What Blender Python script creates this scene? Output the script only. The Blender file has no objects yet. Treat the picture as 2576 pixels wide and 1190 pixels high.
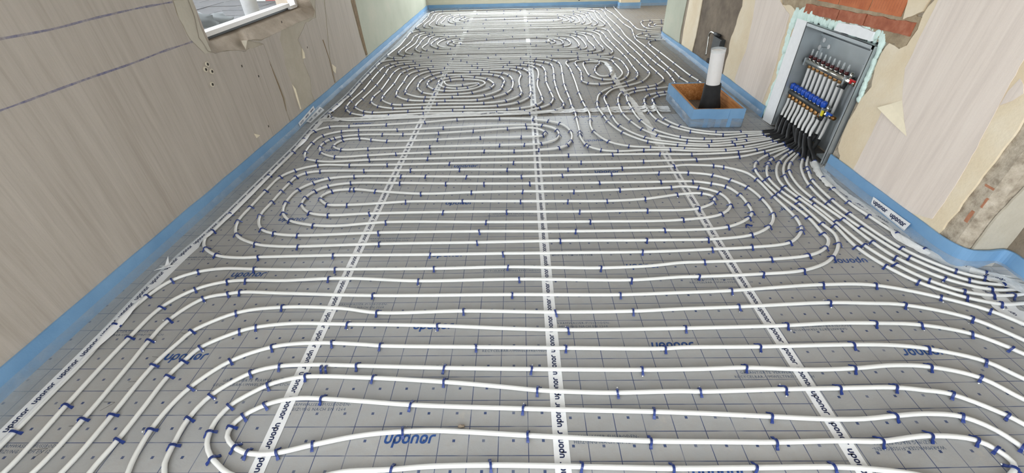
import bpy, bmesh, math, random, json
from mathutils import Vector, Matrix, kdtree, noise
from mathutils.geometry import tessellate_polygon
random.seed(7)
S = bpy.context.scene
COL = S.collection
# camera solved from the printed 10 cm grid; pipe runs and wall outlines in metres
D = {}
D['CAM'] = {}
D['CAM']['r'] = [0.999745,0.00859,-0.020897]
D['CAM']['u'] = [0.011737,0.592863,0.805218]
D['CAM']['b'] = [0.019305,-0.805257,0.592611]
D['CAM']['h'] = 1.4001
D['CAM']['f'] = 1081.07
D['CLIPS'] = {}
D['CLIPS']['front'] = [[-0.104,0.667,-3.14],[0.183,0.662,3.11],[0.019,0.764,-0.06],[-0.416,0.654,-3.08],[0.467,0.656,3.14],[0.419,0.744,-0.03],[0.005,0.862,3.11],[-0.409,0.779,0.06],[0.057,0.936,-0.09],[0.46,0.848,3.11],[-0.4,0.879,3.08],[0.721,0.658,-3.13],[0.349,0.924,0.01],[-0.701,0.733,0.24],[-0.29,0.973,-0.09],[-0.802,0.708,0.18],[0.825,0.739,0.0],[0.648,0.927,-0.01],[-0.567,0.992,-0.05],[-0.906,0.707,-0.2],[-0.728,0.905,3.08],[0.968,0.66,3.12],[0.851,0.829,3.09],[-0.955,0.725,-0.51],[-1.009,0.688,2.5],[-0.925,0.882,-2.67],[-1.007,0.798,-1.76],[-0.986,0.838,-2.28],[-0.823,1.0,0.09],[-1.069,0.775,1.79],[0.948,0.935,0.02],[-0.955,0.964,0.5],[-1.055,0.878,1.05],[1.162,0.741,0.05],[1.146,0.938,0.02],[1.271,0.83,-3.05],[1.333,0.759,0.02],[1.347,0.94,-0.05],[1.51,0.654,-2.35],[1.468,0.745,-0.44],[1.51,0.711,-0.98],[1.495,0.825,2.79],[1.598,0.717,2.02],[1.528,0.911,-0.4],[1.643,0.832,-0.74]]
D['CLIPS']['row5'] = [[0.034,1.028,-0.02],[-0.302,1.036,-0.03],[0.46,1.022,-0.0],[-0.642,1.048,-0.04],[0.849,1.029,-0.01],[-1.168,0.729,1.72],[-0.952,1.048,0.16],[-1.176,0.828,1.49],[-1.047,1.019,0.52],[-1.149,0.921,1.04],[1.253,1.023,0.06],[1.538,1.028,-0.18],[1.684,0.979,-0.64]]
D['CLIPS']['row6'] = [[0.176,1.128,-0.02],[-0.187,1.136,-0.02],[0.571,1.122,0.04],[-0.578,1.146,-0.08],[-0.782,1.162,-0.04],[0.944,1.128,0.01],[-1.282,0.785,1.6],[-1.02,1.144,0.28],[-1.248,0.957,1.11],[-1.161,1.073,0.71],[1.321,1.135,-0.0],[1.597,1.112,-0.24],[1.765,1.051,-0.61]]
D['CLIPS']['row7'] = [[0.195,1.223,-0.02],[-0.355,1.251,-0.05],[0.688,1.227,0.02],[-0.75,1.264,-0.03],[-1.371,0.752,1.5],[1.11,1.238,0.04],[-1.147,1.25,0.25],[-1.366,1.007,1.43],[-1.205,1.228,0.48],[-1.35,1.072,1.27],[-1.322,1.144,0.94],[1.479,1.247,-0.03],[1.662,1.235,-0.17],[1.827,1.185,-0.52],[1.915,1.112,-0.84]]
D['CLIPS']['row8'] = [[0.153,1.325,-0.01],[-0.254,1.336,-0.0],[0.492,1.327,0.03],[-0.636,1.33,-0.09],[0.961,1.348,0.05],[-1.462,0.843,1.56],[-1.08,1.369,0.06],[-1.459,1.059,1.44],[-1.277,1.335,0.42],[-1.413,1.229,1.03],[1.36,1.368,0.0],[1.674,1.351,-0.2],[1.893,1.268,-0.6]]
D['CLIPS']['row9'] = [[-0.043,1.437,-0.01],[0.455,1.43,0.01],[-0.683,1.439,-0.03],[0.967,1.45,0.06],[-1.554,0.823,1.55],[-1.564,1.181,1.58],[-1.326,1.47,0.09],[-1.378,1.46,0.22],[-1.557,1.295,1.31],[1.398,1.484,0.03],[-1.48,1.429,0.64],[1.636,1.476,-0.19],[1.866,1.393,-0.44],[2.012,1.308,-0.7]]
D['CLIPS']['row10'] = [[-0.006,1.542,-0.01],[-0.495,1.537,-0.03],[0.523,1.529,0.03],[0.848,1.548,0.02],[-0.936,1.56,0.04],[-1.662,0.877,1.6],[1.158,1.563,0.07],[-1.661,1.194,1.52],[-1.344,1.553,0.01],[1.359,1.584,0.24],[-1.425,1.547,0.2],[-1.643,1.375,1.21],[-1.558,1.491,0.67],[1.556,1.678,0.72],[1.649,1.785,1.03],[1.672,1.97,1.7],[1.655,2.188,1.72]]
D['CLIPS']['row11'] = [[-0.064,1.633,-0.01],[0.392,1.619,0.01],[-0.432,1.627,0.01],[-0.929,1.629,-0.01],[0.917,1.657,0.03],[-1.758,0.781,1.56],[1.254,1.672,0.09],[-1.343,1.637,-0.05],[-1.774,1.268,1.58],[1.449,1.699,0.27],[-1.76,1.442,1.35],[-1.619,1.621,0.37],[-1.714,1.559,0.88],[1.564,1.755,0.7],[1.625,1.879,1.6],[1.63,2.034,1.63],[1.586,2.294,1.7]]
D['CLIPS']['mid'] = [[-0.088,1.741,-3.14],[-0.472,1.739,-3.14],[0.627,1.742,-3.12],[-0.232,1.839,0.01],[0.211,1.845,0.0],[-0.225,1.94,3.13],[0.304,1.931,3.13],[0.67,1.841,-0.01],[-0.759,1.836,0.02],[-0.981,1.742,-3.14],[0.992,1.758,-3.09],[-0.194,2.031,-0.02],[0.394,2.024,-0.0],[0.793,1.932,3.12],[0.996,1.842,0.06],[-0.789,1.94,-3.12],[1.199,1.771,-3.04],[-0.075,2.138,3.12],[0.35,2.129,3.13],[-1.198,1.821,-0.0],[-0.774,2.043,0.05],[-0.458,2.143,-3.14],[-1.365,1.734,-3.11],[0.92,2.03,0.11],[0.008,2.252,-0.03],[1.244,1.878,0.34],[0.745,2.132,3.14],[0.291,2.246,-0.02],[1.146,1.955,-2.84],[-0.35,2.262,-0.02],[-1.243,1.923,3.09],[1.411,1.807,-2.68],[0.532,2.243,0.03],[-0.895,2.137,-3.1],[-1.436,1.846,-0.32],[-1.191,2.021,-0.19],[0.016,2.372,3.13],[-0.71,2.267,0.06],[-1.604,1.753,2.77],[1.158,2.082,0.52],[-1.381,1.943,2.85],[1.369,1.951,0.74],[0.763,2.261,0.15],[-0.306,2.368,-3.12],[0.339,2.364,-3.14],[1.05,2.146,-2.81],[-1.139,2.124,3.07],[1.297,2.039,-2.4],[1.518,1.901,-2.2],[-0.626,2.36,3.09],[0.629,2.376,-3.09],[-1.47,1.982,2.47],[-1.346,2.071,-0.55],[0.063,2.473,-0.01],[1.539,1.937,-1.97],[-1.691,1.808,2.41],[-1.064,2.237,0.03],[1.339,2.092,-2.03],[-0.231,2.479,-0.03],[1.157,2.206,-2.35],[-1.262,2.152,2.63],[0.969,2.306,0.2],[-1.59,1.933,-0.82],[1.249,2.174,1.16],[0.519,2.47,-0.0],[1.451,2.073,1.24],[-0.484,2.487,-0.04],[-1.186,2.244,-0.42],[1.185,2.255,-1.77],[1.56,2.036,-1.65],[1.355,2.183,-1.63],[0.016,2.571,-3.14],[1.124,2.318,-0.27],[-0.933,2.402,2.97],[-1.423,2.15,-1.04],[0.965,2.397,-3.01],[0.288,2.578,-3.12],[-0.36,2.578,3.11],[-1.349,2.243,2.0],[-0.792,2.503,-0.04],[-1.254,2.307,-1.13],[1.238,2.318,2.12],[-1.551,2.123,1.81],[-1.748,1.967,1.43],[0.915,2.47,0.0],[1.133,2.389,2.8],[-1.655,2.068,-1.34],[-1.076,2.428,3.08],[0.619,2.585,-3.13],[1.353,2.291,-1.39],[-1.105,2.428,-3.12],[-0.638,2.59,3.1],[-0.085,2.67,-0.03],[1.465,2.238,1.62],[0.337,2.661,-0.0],[-1.36,2.325,1.47],[-1.22,2.406,-2.54],[-1.461,2.274,-1.45],[1.124,2.469,-0.15],[-0.416,2.681,-0.02],[-0.808,2.596,3.11],[1.311,2.396,-0.82],[1.233,2.438,-0.37],[1.549,2.262,-1.53],[-1.334,2.406,1.03],[-1.127,2.511,0.13],[-1.553,2.276,1.56],[0.934,2.593,-3.13],[0.702,2.669,0.04],[-1.744,2.144,1.55],[-1.661,2.222,-1.58],[-1.267,2.472,0.53],[-0.041,2.779,3.13],[1.44,2.384,1.96],[-0.755,2.683,-0.01],[0.438,2.767,3.13],[1.127,2.588,3.02],[-0.5,2.779,-3.13],[-1.45,2.429,-1.93],[1.37,2.483,2.34]]
D['CLIPS']['t3'] = [[1.844,1.493,-0.85],[1.773,1.608,-1.14],[1.975,1.392,-0.49],[1.728,1.756,-1.43],[2.089,1.35,-0.14],[1.729,1.95,-1.55],[1.688,2.251,-1.4]]
D['CLIPS']['t4'] = [[1.902,1.502,-0.84],[1.827,1.623,-1.13],[1.996,1.43,-0.44],[1.776,1.773,-1.36],[2.101,1.404,-0.1],[2.183,1.403,0.07],[1.755,1.994,-1.48],[1.734,2.166,-1.4]]
D['CLIPS']['t5'] = [[1.976,1.519,-0.72],[1.867,1.672,-1.15],[2.124,1.442,-0.22],[1.834,1.797,-1.4],[1.81,2.012,-1.43]]
D['CLIPS']['t6'] = [[1.931,1.671,-1.07],[2.08,1.502,-0.51],[2.207,1.47,-0.12],[1.855,1.931,-1.37],[1.821,2.177,-1.53]]
D['CLIPS']['t7'] = [[2.071,1.569,-0.71],[1.946,1.746,-1.16],[2.16,1.519,-0.33],[1.88,2.072,-1.44]]
D['CLIPS']['t8'] = [[2.05,1.736,-1.1],[2.197,1.552,-0.56],[2.007,1.872,-1.33],[1.973,2.039,-1.39]]
D['CLIPS_FAR'] = {}
D['CLIPS_FAR']['mid'] = [[-1.131,2.603,-3.09],[1.282,2.549,2.69],[-1.552,2.409,1.54],[-1.383,2.523,-2.38],[-1.298,2.579,-2.77],[1.065,2.687,0.18],[-1.088,2.686,-0.01],[0.354,2.881,0.01],[0.877,2.768,-3.12],[1.542,2.478,-1.43],[-0.942,2.773,-3.13],[-1.66,2.42,-1.59],[-0.67,2.862,0.02],[-1.546,2.523,1.51],[0.678,2.884,-0.01],[-0.038,2.967,-3.12],[0.143,2.979,-3.03],[-0.263,2.973,3.14],[1.332,2.685,-0.21],[1.398,2.663,-0.45],[0.295,3.007,-2.73],[-1.537,2.603,1.21],[-1.213,2.773,3.11],[-1.398,2.688,0.13],[-0.667,2.963,-3.1],[1.247,2.782,-3.07],[-1.49,2.663,0.59],[1.017,2.878,-0.04],[-1.094,2.854,0.05],[0.362,3.054,-2.27],[-0.151,3.074,0.02],[0.039,3.079,0.04],[-1.648,2.61,-1.89],[-0.924,2.949,-3.06],[0.168,3.091,0.3],[1.248,2.867,0.0],[-1.446,2.78,-2.91],[-1.585,2.705,-2.4],[-1.13,2.929,-3.05],[-0.687,3.067,0.03],[-1.734,2.63,1.55],[0.4,3.126,-1.91],[-1.477,2.849,-0.3],[-1.369,2.914,2.91],[1.563,2.816,-2.91],[0.014,3.224,-3.1],[-0.312,3.221,-3.1],[0.185,3.243,-2.45],[0.318,3.242,1.44],[-1.16,3.046,0.06],[-0.649,3.198,-3.09],[-1.572,2.888,-0.65],[1.584,2.888,0.15],[0.212,3.304,-1.48],[-1.362,3.039,-0.32],[0.417,3.316,-1.42],[-1.5,2.99,2.29],[-1.048,3.186,3.04],[0.309,3.344,1.87],[-0.38,3.359,0.13],[1.771,2.89,-2.77],[-0.659,3.329,0.08],[1.728,2.921,0.32],[-0.095,3.4,0.12],[0.066,3.413,-0.12],[-1.629,3.001,-1.34],[-1.444,3.096,-1.08],[-1.179,3.214,2.86],[-0.948,3.313,0.01],[-1.548,3.088,1.81],[0.196,3.456,2.77],[-1.724,3.002,1.59],[0.056,3.471,3.11],[-1.28,3.241,3.06],[-0.634,3.437,-3.07],[-1.118,3.318,-0.02],[0.345,3.488,-0.8],[-1.414,3.215,-2.4],[-1.549,3.167,1.38],[1.959,2.964,-2.79],[0.251,3.55,-0.42],[-1.016,3.411,-3.11],[-1.641,3.164,-1.62],[-1.31,3.316,0.11],[-1.525,3.227,0.93],[-1.496,3.255,0.65],[-1.444,3.286,0.43],[0.121,3.595,-0.28],[1.982,3.028,0.41],[-0.169,3.627,-0.04],[-0.537,3.619,0.1],[-0.811,3.57,0.15],[-1.344,3.413,-3.1],[-1.611,3.311,-2.16],[-1.737,3.247,1.55],[-1.484,3.397,-2.8],[-1.136,3.53,0.1],[-1.452,3.508,0.03],[-1.718,3.408,1.17],[-1.619,3.501,0.37]]
D['CLIPS_FAR']['row10'] = [[1.625,2.329,1.7],[1.624,2.499,1.38],[1.695,2.669,1.04],[1.727,2.716,0.93],[1.778,2.778,0.78],[1.961,2.917,0.62]]
D['CLIPS_FAR']['t5'] = [[1.768,2.239,-1.45],[1.802,2.589,-1.94],[1.868,2.704,-2.2],[1.993,2.844,-2.31]]
D['CLIPS_FAR']['t7'] = [[1.869,2.216,-1.56],[1.883,2.455,-1.75],[1.923,2.576,-1.93],[1.941,2.628,-1.95]]
D['CLIPS_FAR']['t3'] = [[1.669,2.38,-1.54],[1.802,2.725,-2.24],[1.909,2.837,-2.42],[1.977,2.891,-2.5]]
D['CLIPS_FAR']['row11'] = [[1.574,2.454,1.57],[1.591,2.617,1.28],[1.643,2.721,0.92],[1.774,2.838,0.61]]
D['CLIPS_FAR']['t8'] = [[1.95,2.187,-1.5],[1.954,2.35,-1.64],[1.969,2.487,-1.77],[2.045,2.722,-1.9]]
D['CLIPS_FAR']['t6'] = [[1.83,2.384,-1.72],[1.98,2.758,-2.13]]
D['CLIPS_FAR']['spiral'] = [[0.724,2.936,3.07],[0.608,2.963,2.68],[0.53,3.025,2.26],[0.916,2.949,-3.11],[0.51,3.056,1.98],[0.826,3.024,-0.36],[1.113,2.945,3.06],[0.982,2.995,-0.14],[0.691,3.112,-0.86],[1.222,2.967,-0.11],[0.485,3.244,1.48],[1.51,2.92,-3.05],[0.49,3.303,1.51],[0.605,3.308,-1.35],[1.657,2.976,0.25],[1.936,3.039,-2.76],[1.911,3.062,0.38],[0.611,3.559,-1.7],[0.498,3.61,1.55],[0.093,3.734,-3.03],[0.501,3.728,1.59],[-0.197,3.776,0.03],[0.048,3.797,0.29],[0.324,3.793,-2.44],[-0.505,3.779,-0.02],[-0.112,3.847,-3.06],[0.007,3.867,-2.83],[0.187,3.87,0.62],[-0.861,3.783,0.05],[-0.601,3.849,-3.14],[0.398,3.877,-2.06],[0.612,3.852,-1.49],[-1.173,3.749,0.05],[0.489,3.902,1.61],[0.156,3.942,-2.41],[-0.199,3.949,0.22],[-0.505,3.93,0.02],[-1.013,3.844,-3.1],[0.289,3.966,1.02],[0.419,3.967,-1.61],[-1.391,3.755,-0.23],[-0.008,4.028,0.64],[-0.903,3.935,0.02],[-0.331,4.027,-3.03],[0.221,4.039,-1.87],[-1.333,3.827,3.02],[0.602,4.019,-1.53],[-1.67,3.713,2.53],[-0.127,4.078,-2.62],[-1.168,3.925,-0.16],[-0.779,4.028,-3.12],[-1.419,3.853,2.62],[-1.529,3.818,-0.68],[0.331,4.114,1.47],[0.488,4.106,1.59],[-0.402,4.12,0.23],[0.097,4.159,1.16],[-1.101,4.014,3.08],[-1.729,3.799,1.92],[0.224,4.169,-1.53],[-0.71,4.117,-0.0],[-0.257,4.187,0.56],[-1.322,3.986,-0.63],[-1.204,4.034,2.66],[0.004,4.211,-2.07],[-1.596,3.899,-1.04],[-0.914,4.12,-0.08],[-1.739,3.886,1.58],[-1.539,3.971,2.05],[-0.344,4.247,-2.7],[-0.656,4.217,-3.12],[-1.069,4.148,-0.44],[-0.126,4.296,0.94],[0.027,4.299,-1.65],[-1.63,3.986,-1.35],[0.122,4.311,1.51],[0.597,4.276,-1.57],[-0.922,4.226,3.03],[0.319,4.314,1.65],[0.481,4.318,1.6],[-1.425,4.109,-1.14],[-0.61,4.309,0.11],[-0.47,4.341,0.44],[-1.336,4.17,2.03],[-1.732,4.03,1.49],[-0.844,4.308,-0.22],[-0.073,4.427,1.36],[-1.215,4.278,-1.05],[-0.179,4.446,-1.78],[-1.64,4.137,-1.58],[-1.546,4.198,1.51],[0.385,4.459,-1.55],[-0.969,4.369,-0.76],[-0.756,4.415,2.92],[-1.355,4.272,1.63],[-0.294,4.48,0.99],[-1.45,4.26,-1.56],[-1.14,4.356,2.14],[0.011,4.518,-1.52],[-0.635,4.485,-0.04],[-0.534,4.504,0.4],[-0.869,4.467,2.47],[0.118,4.55,1.57],[0.476,4.548,1.56],[-0.758,4.522,-0.56],[-1.164,4.438,1.7],[-0.163,4.586,-1.67],[-1.248,4.425,-1.47],[-0.261,4.602,1.65],[-0.429,4.598,1.17],[0.838,4.545,-3.14],[-1.047,4.505,-1.25],[-0.593,4.593,-2.89],[0.73,4.575,2.51],[-1.705,4.308,1.53],[0.295,4.637,1.59],[-0.952,4.576,2.0],[-1.428,4.462,-1.63],[0.987,4.59,-2.62],[0.68,4.653,1.82],[0.384,4.691,-1.59],[-0.062,4.709,1.66],[-0.153,4.715,-1.48],[-0.858,4.668,-1.39],[0.21,4.743,-1.64],[-1.617,4.483,-1.59],[-1.068,4.661,-1.56],[-0.978,4.691,1.59],[0.899,4.708,-0.46],[-0.34,4.784,2.23],[1.031,4.701,0.45],[-0.742,4.772,0.5],[-0.602,4.8,-0.04],[0.3,4.842,1.54],[0.126,4.853,1.57],[-0.856,4.785,-2.0],[0.688,4.817,1.48],[-1.342,4.677,1.56],[-0.2,4.87,-0.99],[-0.964,4.779,1.29],[-1.522,4.639,1.55],[1.149,4.745,-2.16],[-1.249,4.732,-1.56],[-0.483,4.871,2.79],[0.785,4.849,-1.2],[-0.107,4.911,2.01],[0.026,4.913,-1.54],[-0.766,4.863,-2.61],[0.988,4.835,-2.57],[0.394,4.922,-1.61],[-1.05,4.828,-1.83],[-0.279,4.94,-0.57],[-0.635,4.911,-3.1],[-0.924,4.867,0.94],[0.49,4.948,1.54],[0.598,4.957,-1.56],[-0.425,4.984,-0.03],[-0.179,5.004,2.48],[-0.81,4.961,0.4],[-1.714,4.73,1.59],[0.117,5.033,1.83],[0.703,4.99,1.56],[1.036,4.934,-1.89],[0.305,5.039,1.62],[0.865,4.979,1.6],[-0.005,5.067,-1.08],[-1.437,4.868,-1.54],[-0.33,5.068,2.93],[-0.981,4.985,-2.17],[-1.626,4.817,-1.55],[1.229,4.954,-1.78],[-1.134,4.978,1.22],[-0.552,5.078,3.04],[-1.252,4.985,-1.7],[-0.891,5.074,-2.62],[-0.09,5.154,-0.49],[-0.751,5.11,-3.1],[1.064,5.056,-1.69],[0.051,5.167,2.2],[-0.417,5.157,0.02],[0.2,5.193,-1.19],[0.883,5.126,1.34],[0.593,5.17,-1.49],[-0.018,5.232,2.68],[-1.025,5.138,0.58],[0.4,5.224,-1.52],[0.688,5.194,1.65],[0.275,5.253,1.95],[-0.179,5.258,3.1],[-1.345,5.088,1.38],[-0.479,5.243,-3.14],[-1.529,5.059,1.61],[-1.168,5.162,-2.35],[-1.441,5.106,-1.66],[0.917,5.231,1.17],[0.117,5.31,-0.67],[1.065,5.209,-1.48],[0.5,5.305,1.65],[-0.87,5.26,-3.13],[-1.311,5.178,1.11],[-1.066,5.242,-2.74],[-0.13,5.35,0.04],[0.023,5.352,-0.2],[-1.716,5.072,1.57],[0.206,5.351,2.39],[-0.554,5.336,0.01],[1.246,5.227,-1.58],[0.379,5.362,-1.11],[0.679,5.367,1.44],[-1.628,5.165,-1.59],[0.964,5.332,1.31],[-1.017,5.336,0.08],[-1.234,5.295,0.61],[0.064,5.438,2.82],[-0.495,5.42,-3.09],[0.312,5.438,-0.72],[0.792,5.39,-2.32],[0.476,5.433,1.93],[1.14,5.334,1.63],[-0.104,5.455,-3.14],[-1.401,5.285,-2.11],[-0.85,5.417,-3.14],[-1.537,5.282,1.44],[0.602,5.468,-2.21],[0.204,5.508,-0.36],[-1.316,5.365,-2.58],[0.976,5.44,-0.73],[-0.63,5.494,0.04],[-1.195,5.414,-2.94],[0.421,5.529,2.22],[0.862,5.507,-0.12],[1.236,5.447,-1.41],[1.123,5.482,2.06],[0.729,5.551,-2.77],[-1.617,5.361,-1.81],[-1.496,5.403,0.98],[-1.716,5.344,1.58],[0.222,5.614,3.05],[-0.216,5.617,-3.09],[0.032,5.626,3.13],[-0.709,5.584,-3.11],[-1.26,5.504,0.05],[-1.403,5.483,0.42],[0.359,5.669,-0.08],[-1.077,5.588,3.09],[-1.568,5.472,-2.18],[0.15,5.691,-0.05],[-0.379,5.685,0.03],[0.747,5.653,-0.02],[1.174,5.593,-0.68],[-0.817,5.663,-0.01],[-1.494,5.544,-2.58],[1.022,5.651,-0.19],[-1.307,5.602,-3.03],[-1.717,5.56,1.32],[-1.57,5.692,0.29]]
D['CLIPS_FAR']['t4'] = [[1.739,2.522,-1.88]]
D['CLIPS_FAR']['loopF'] = [[0.989,3.099,2.57],[1.192,3.028,2.9],[1.266,3.051,-0.26],[1.411,3.0,3.12],[0.988,3.173,-0.72],[0.834,3.279,2.08],[1.612,3.018,-2.96],[1.608,3.059,0.18],[0.836,3.423,-1.25],[1.725,3.083,0.21],[0.754,3.516,1.77],[1.927,3.128,0.22],[0.811,3.624,-1.53],[0.741,3.642,1.66],[0.722,3.861,1.57],[0.816,3.901,-1.58],[0.736,3.997,1.4],[0.834,4.156,-1.93],[0.804,4.252,1.11],[0.948,4.435,0.79],[1.111,4.472,-2.6],[1.114,4.577,0.73],[1.284,4.596,-2.32],[1.247,4.708,0.97],[1.305,4.84,1.28],[1.322,4.937,1.49],[1.452,4.939,-1.63],[1.322,5.167,1.56],[1.433,5.268,-1.53],[1.33,5.479,1.57],[1.427,5.472,-1.52],[0.417,5.732,3.12],[0.873,5.725,3.13],[0.999,5.727,-3.02],[0.103,5.814,-0.0],[-0.287,5.817,-0.01],[1.324,5.696,1.61],[-0.638,5.823,-0.02],[0.752,5.824,0.07],[-1.145,5.763,3.13],[1.153,5.768,-2.55],[0.95,5.853,0.37],[1.405,5.772,-1.52],[-1.477,5.768,3.05],[0.694,5.92,-3.09],[-1.257,5.845,-0.07],[-1.591,5.789,2.78],[0.91,5.949,-2.73],[-0.922,5.955,-3.12],[1.222,5.908,-1.67],[0.527,6.012,0.05],[1.084,5.941,0.91],[-1.469,5.877,-0.5],[0.824,6.051,0.44],[1.005,6.026,-2.08],[-1.385,5.952,2.71],[-1.708,5.887,1.93],[-1.12,6.043,0.01],[1.127,6.064,1.45],[-0.053,6.175,0.02],[-1.286,6.047,-0.51],[-0.528,6.172,-0.01],[-1.578,5.992,-1.12],[0.462,6.196,0.07],[0.799,6.174,-2.12],[1.023,6.148,-1.58],[0.606,6.217,0.36],[-1.221,6.131,2.58],[-0.912,6.193,-0.18],[1.3,6.124,1.62],[0.923,6.223,1.5],[0.244,6.299,-3.13],[-1.6,6.12,-1.54],[-1.089,6.258,-0.66],[1.113,6.275,1.63],[-1.397,6.227,-1.3],[0.61,6.36,-2.08],[0.174,6.391,-0.02],[0.442,6.385,0.43],[1.396,6.257,-1.53],[-0.871,6.385,-0.34],[0.729,6.413,1.49],[-0.2,6.463,-3.13],[0.517,6.467,1.26],[0.391,6.486,-2.76],[0.63,6.493,-1.52],[-0.969,6.453,-0.93],[1.286,6.399,1.62],[-0.807,6.485,2.88],[-1.225,6.451,-1.29],[-1.576,6.384,-1.65],[0.989,6.534,-1.53],[0.506,6.604,1.93],[-1.008,6.557,-1.61],[-1.402,6.509,-1.56],[0.692,6.635,2.03],[-1.295,6.572,1.53],[0.904,6.653,1.69],[1.102,6.635,1.59],[-0.962,6.663,-2.13],[-0.457,6.739,0.15],[0.6,6.739,2.44],[1.273,6.657,1.58],[-1.219,6.675,-1.73],[0.271,6.797,-0.12],[-0.855,6.775,-2.67],[0.427,6.841,2.87],[-0.079,6.866,-3.12],[-1.558,6.706,-1.57],[0.865,6.831,2.06],[-1.066,6.806,0.94],[-1.406,6.768,-1.63],[-1.168,6.854,-2.14],[1.094,6.869,1.84],[0.78,6.919,2.61],[0.592,6.966,3.01],[1.278,6.891,1.61],[-1.482,6.852,1.61],[-1.299,6.905,1.36],[-1.043,6.961,-2.62],[0.884,6.995,-0.82],[-0.932,6.999,-2.97],[1.024,6.998,2.26],[-0.45,7.091,-3.09],[-1.677,6.949,1.58],[-1.364,7.032,-2.0],[-1.12,7.079,2.95],[0.88,7.121,2.62],[1.25,7.101,1.89],[-1.571,7.04,-1.68],[-1.28,7.127,-2.86],[1.18,7.225,2.35],[-1.373,7.2,0.36],[0.104,7.34,3.12],[-1.534,7.181,-1.98],[1.368,7.219,-1.3],[0.479,7.332,3.12],[-0.226,7.346,3.13],[1.046,7.305,2.83],[-0.791,7.35,-3.14],[-1.455,7.302,-2.49],[-1.34,7.335,-3.01],[1.228,7.367,-0.21],[-1.671,7.324,1.19],[1.081,7.437,-0.27],[-1.564,7.446,0.37]]
D['CLIPS_FAR']['loopG'] = [[1.292,3.103,2.82],[1.092,3.217,2.41],[1.463,3.082,-3.14],[1.26,3.174,-0.49],[1.424,3.132,-0.11],[1.001,3.343,2.03],[1.097,3.328,-1.02],[1.66,3.106,-2.99],[1.763,3.172,0.17],[0.946,3.511,1.81],[1.034,3.523,-1.37],[1.906,3.152,-2.9],[1.9,3.191,0.15],[0.915,3.69,1.63],[1.019,3.802,-1.58],[0.925,3.941,1.47],[1.02,3.967,-1.61],[0.951,4.097,1.31],[1.049,4.174,-2.0],[1.018,4.266,0.92],[1.138,4.28,-2.52],[1.268,4.335,-2.8],[1.172,4.383,0.46],[1.379,4.371,-2.86],[1.309,4.43,0.37],[1.515,4.411,-2.71],[1.408,4.482,0.68],[1.587,4.462,-2.23],[1.623,4.565,-1.77],[1.518,4.621,1.09],[1.637,4.714,-1.63],[1.538,4.911,1.62],[1.648,4.971,-1.55],[1.522,5.213,1.6],[1.625,5.266,-1.5],[1.614,5.458,-1.52],[1.522,5.518,1.58],[1.601,5.786,-1.54],[1.511,5.884,1.61],[1.497,6.207,1.61],[1.49,6.488,1.59],[1.483,6.792,1.61],[1.468,7.079,1.6],[1.587,7.24,-1.59],[-0.085,7.516,-0.04],[0.472,7.505,0.0],[1.469,7.387,1.56],[-0.534,7.539,-0.06],[-0.89,7.566,-0.09],[1.183,7.566,0.52],[0.21,7.68,-0.04],[1.39,7.601,-1.98],[-1.597,7.573,2.45],[0.933,7.689,0.25],[-1.388,7.635,-0.31],[1.278,7.691,1.14],[1.584,7.658,-1.55],[1.046,7.751,0.85],[-0.174,7.86,-0.08],[-1.664,7.688,1.87],[-1.527,7.721,-0.94],[0.738,7.85,0.21],[-1.212,7.824,-0.53],[-0.58,7.901,-0.13],[-1.039,7.855,3.01],[1.319,7.836,1.49],[1.478,7.818,1.59],[0.881,7.921,0.82],[1.117,7.92,1.36],[0.166,8.031,-0.08],[0.604,8.03,0.3],[-1.575,7.898,-1.47],[-1.356,7.939,-0.99],[-1.057,8.008,-0.54],[-0.914,8.075,2.87],[0.958,8.095,1.4],[0.758,8.183,1.39],[-1.4,8.108,-1.46],[-0.854,8.196,-0.4],[1.287,8.154,1.62],[-1.189,8.18,-1.19],[-1.649,8.136,1.52],[-0.231,8.3,-3.08],[1.126,8.228,1.59],[-0.556,8.286,-3.12],[1.461,8.188,1.58],[0.332,8.338,-3.07],[0.718,8.342,2.44],[-1.01,8.317,-1.11],[0.935,8.362,1.89],[1.21,8.329,-1.58],[-1.227,8.414,-1.56],[-1.021,8.475,-1.72],[-1.549,8.395,-1.57],[-0.02,8.553,-0.03],[0.837,8.523,2.38],[1.107,8.514,1.86],[1.294,8.491,1.56],[1.566,8.458,-1.6],[0.716,8.585,2.88],[-0.965,8.6,-2.48],[-1.39,8.593,-1.65],[1.214,8.619,-1.33],[1.472,8.587,1.59],[-1.193,8.639,-1.95],[1.019,8.667,2.47],[0.208,8.781,3.05],[-1.642,8.634,1.59],[-0.259,8.817,3.08],[1.285,8.756,2.03],[-1.071,8.792,-2.67],[-0.754,8.831,-3.12],[-1.57,8.792,-1.6],[1.159,8.866,2.53],[-1.253,8.857,-2.87],[1.037,8.932,2.87],[1.445,8.899,1.93],[1.594,8.88,-1.56],[1.363,9.012,2.41],[-0.582,9.104,-3.07],[-0.26,9.125,-3.08],[0.049,9.142,-3.09],[-1.419,9.033,-3.06],[0.562,9.16,-3.13],[1.136,9.134,2.9],[1.565,9.111,-0.86],[-1.666,9.115,1.4],[1.418,9.164,-0.35],[0.317,9.344,-0.03],[1.153,9.28,-0.23],[0.826,9.319,-0.07],[-1.609,9.251,0.79],[-1.153,9.339,0.05],[-1.458,9.312,0.19]]
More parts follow.
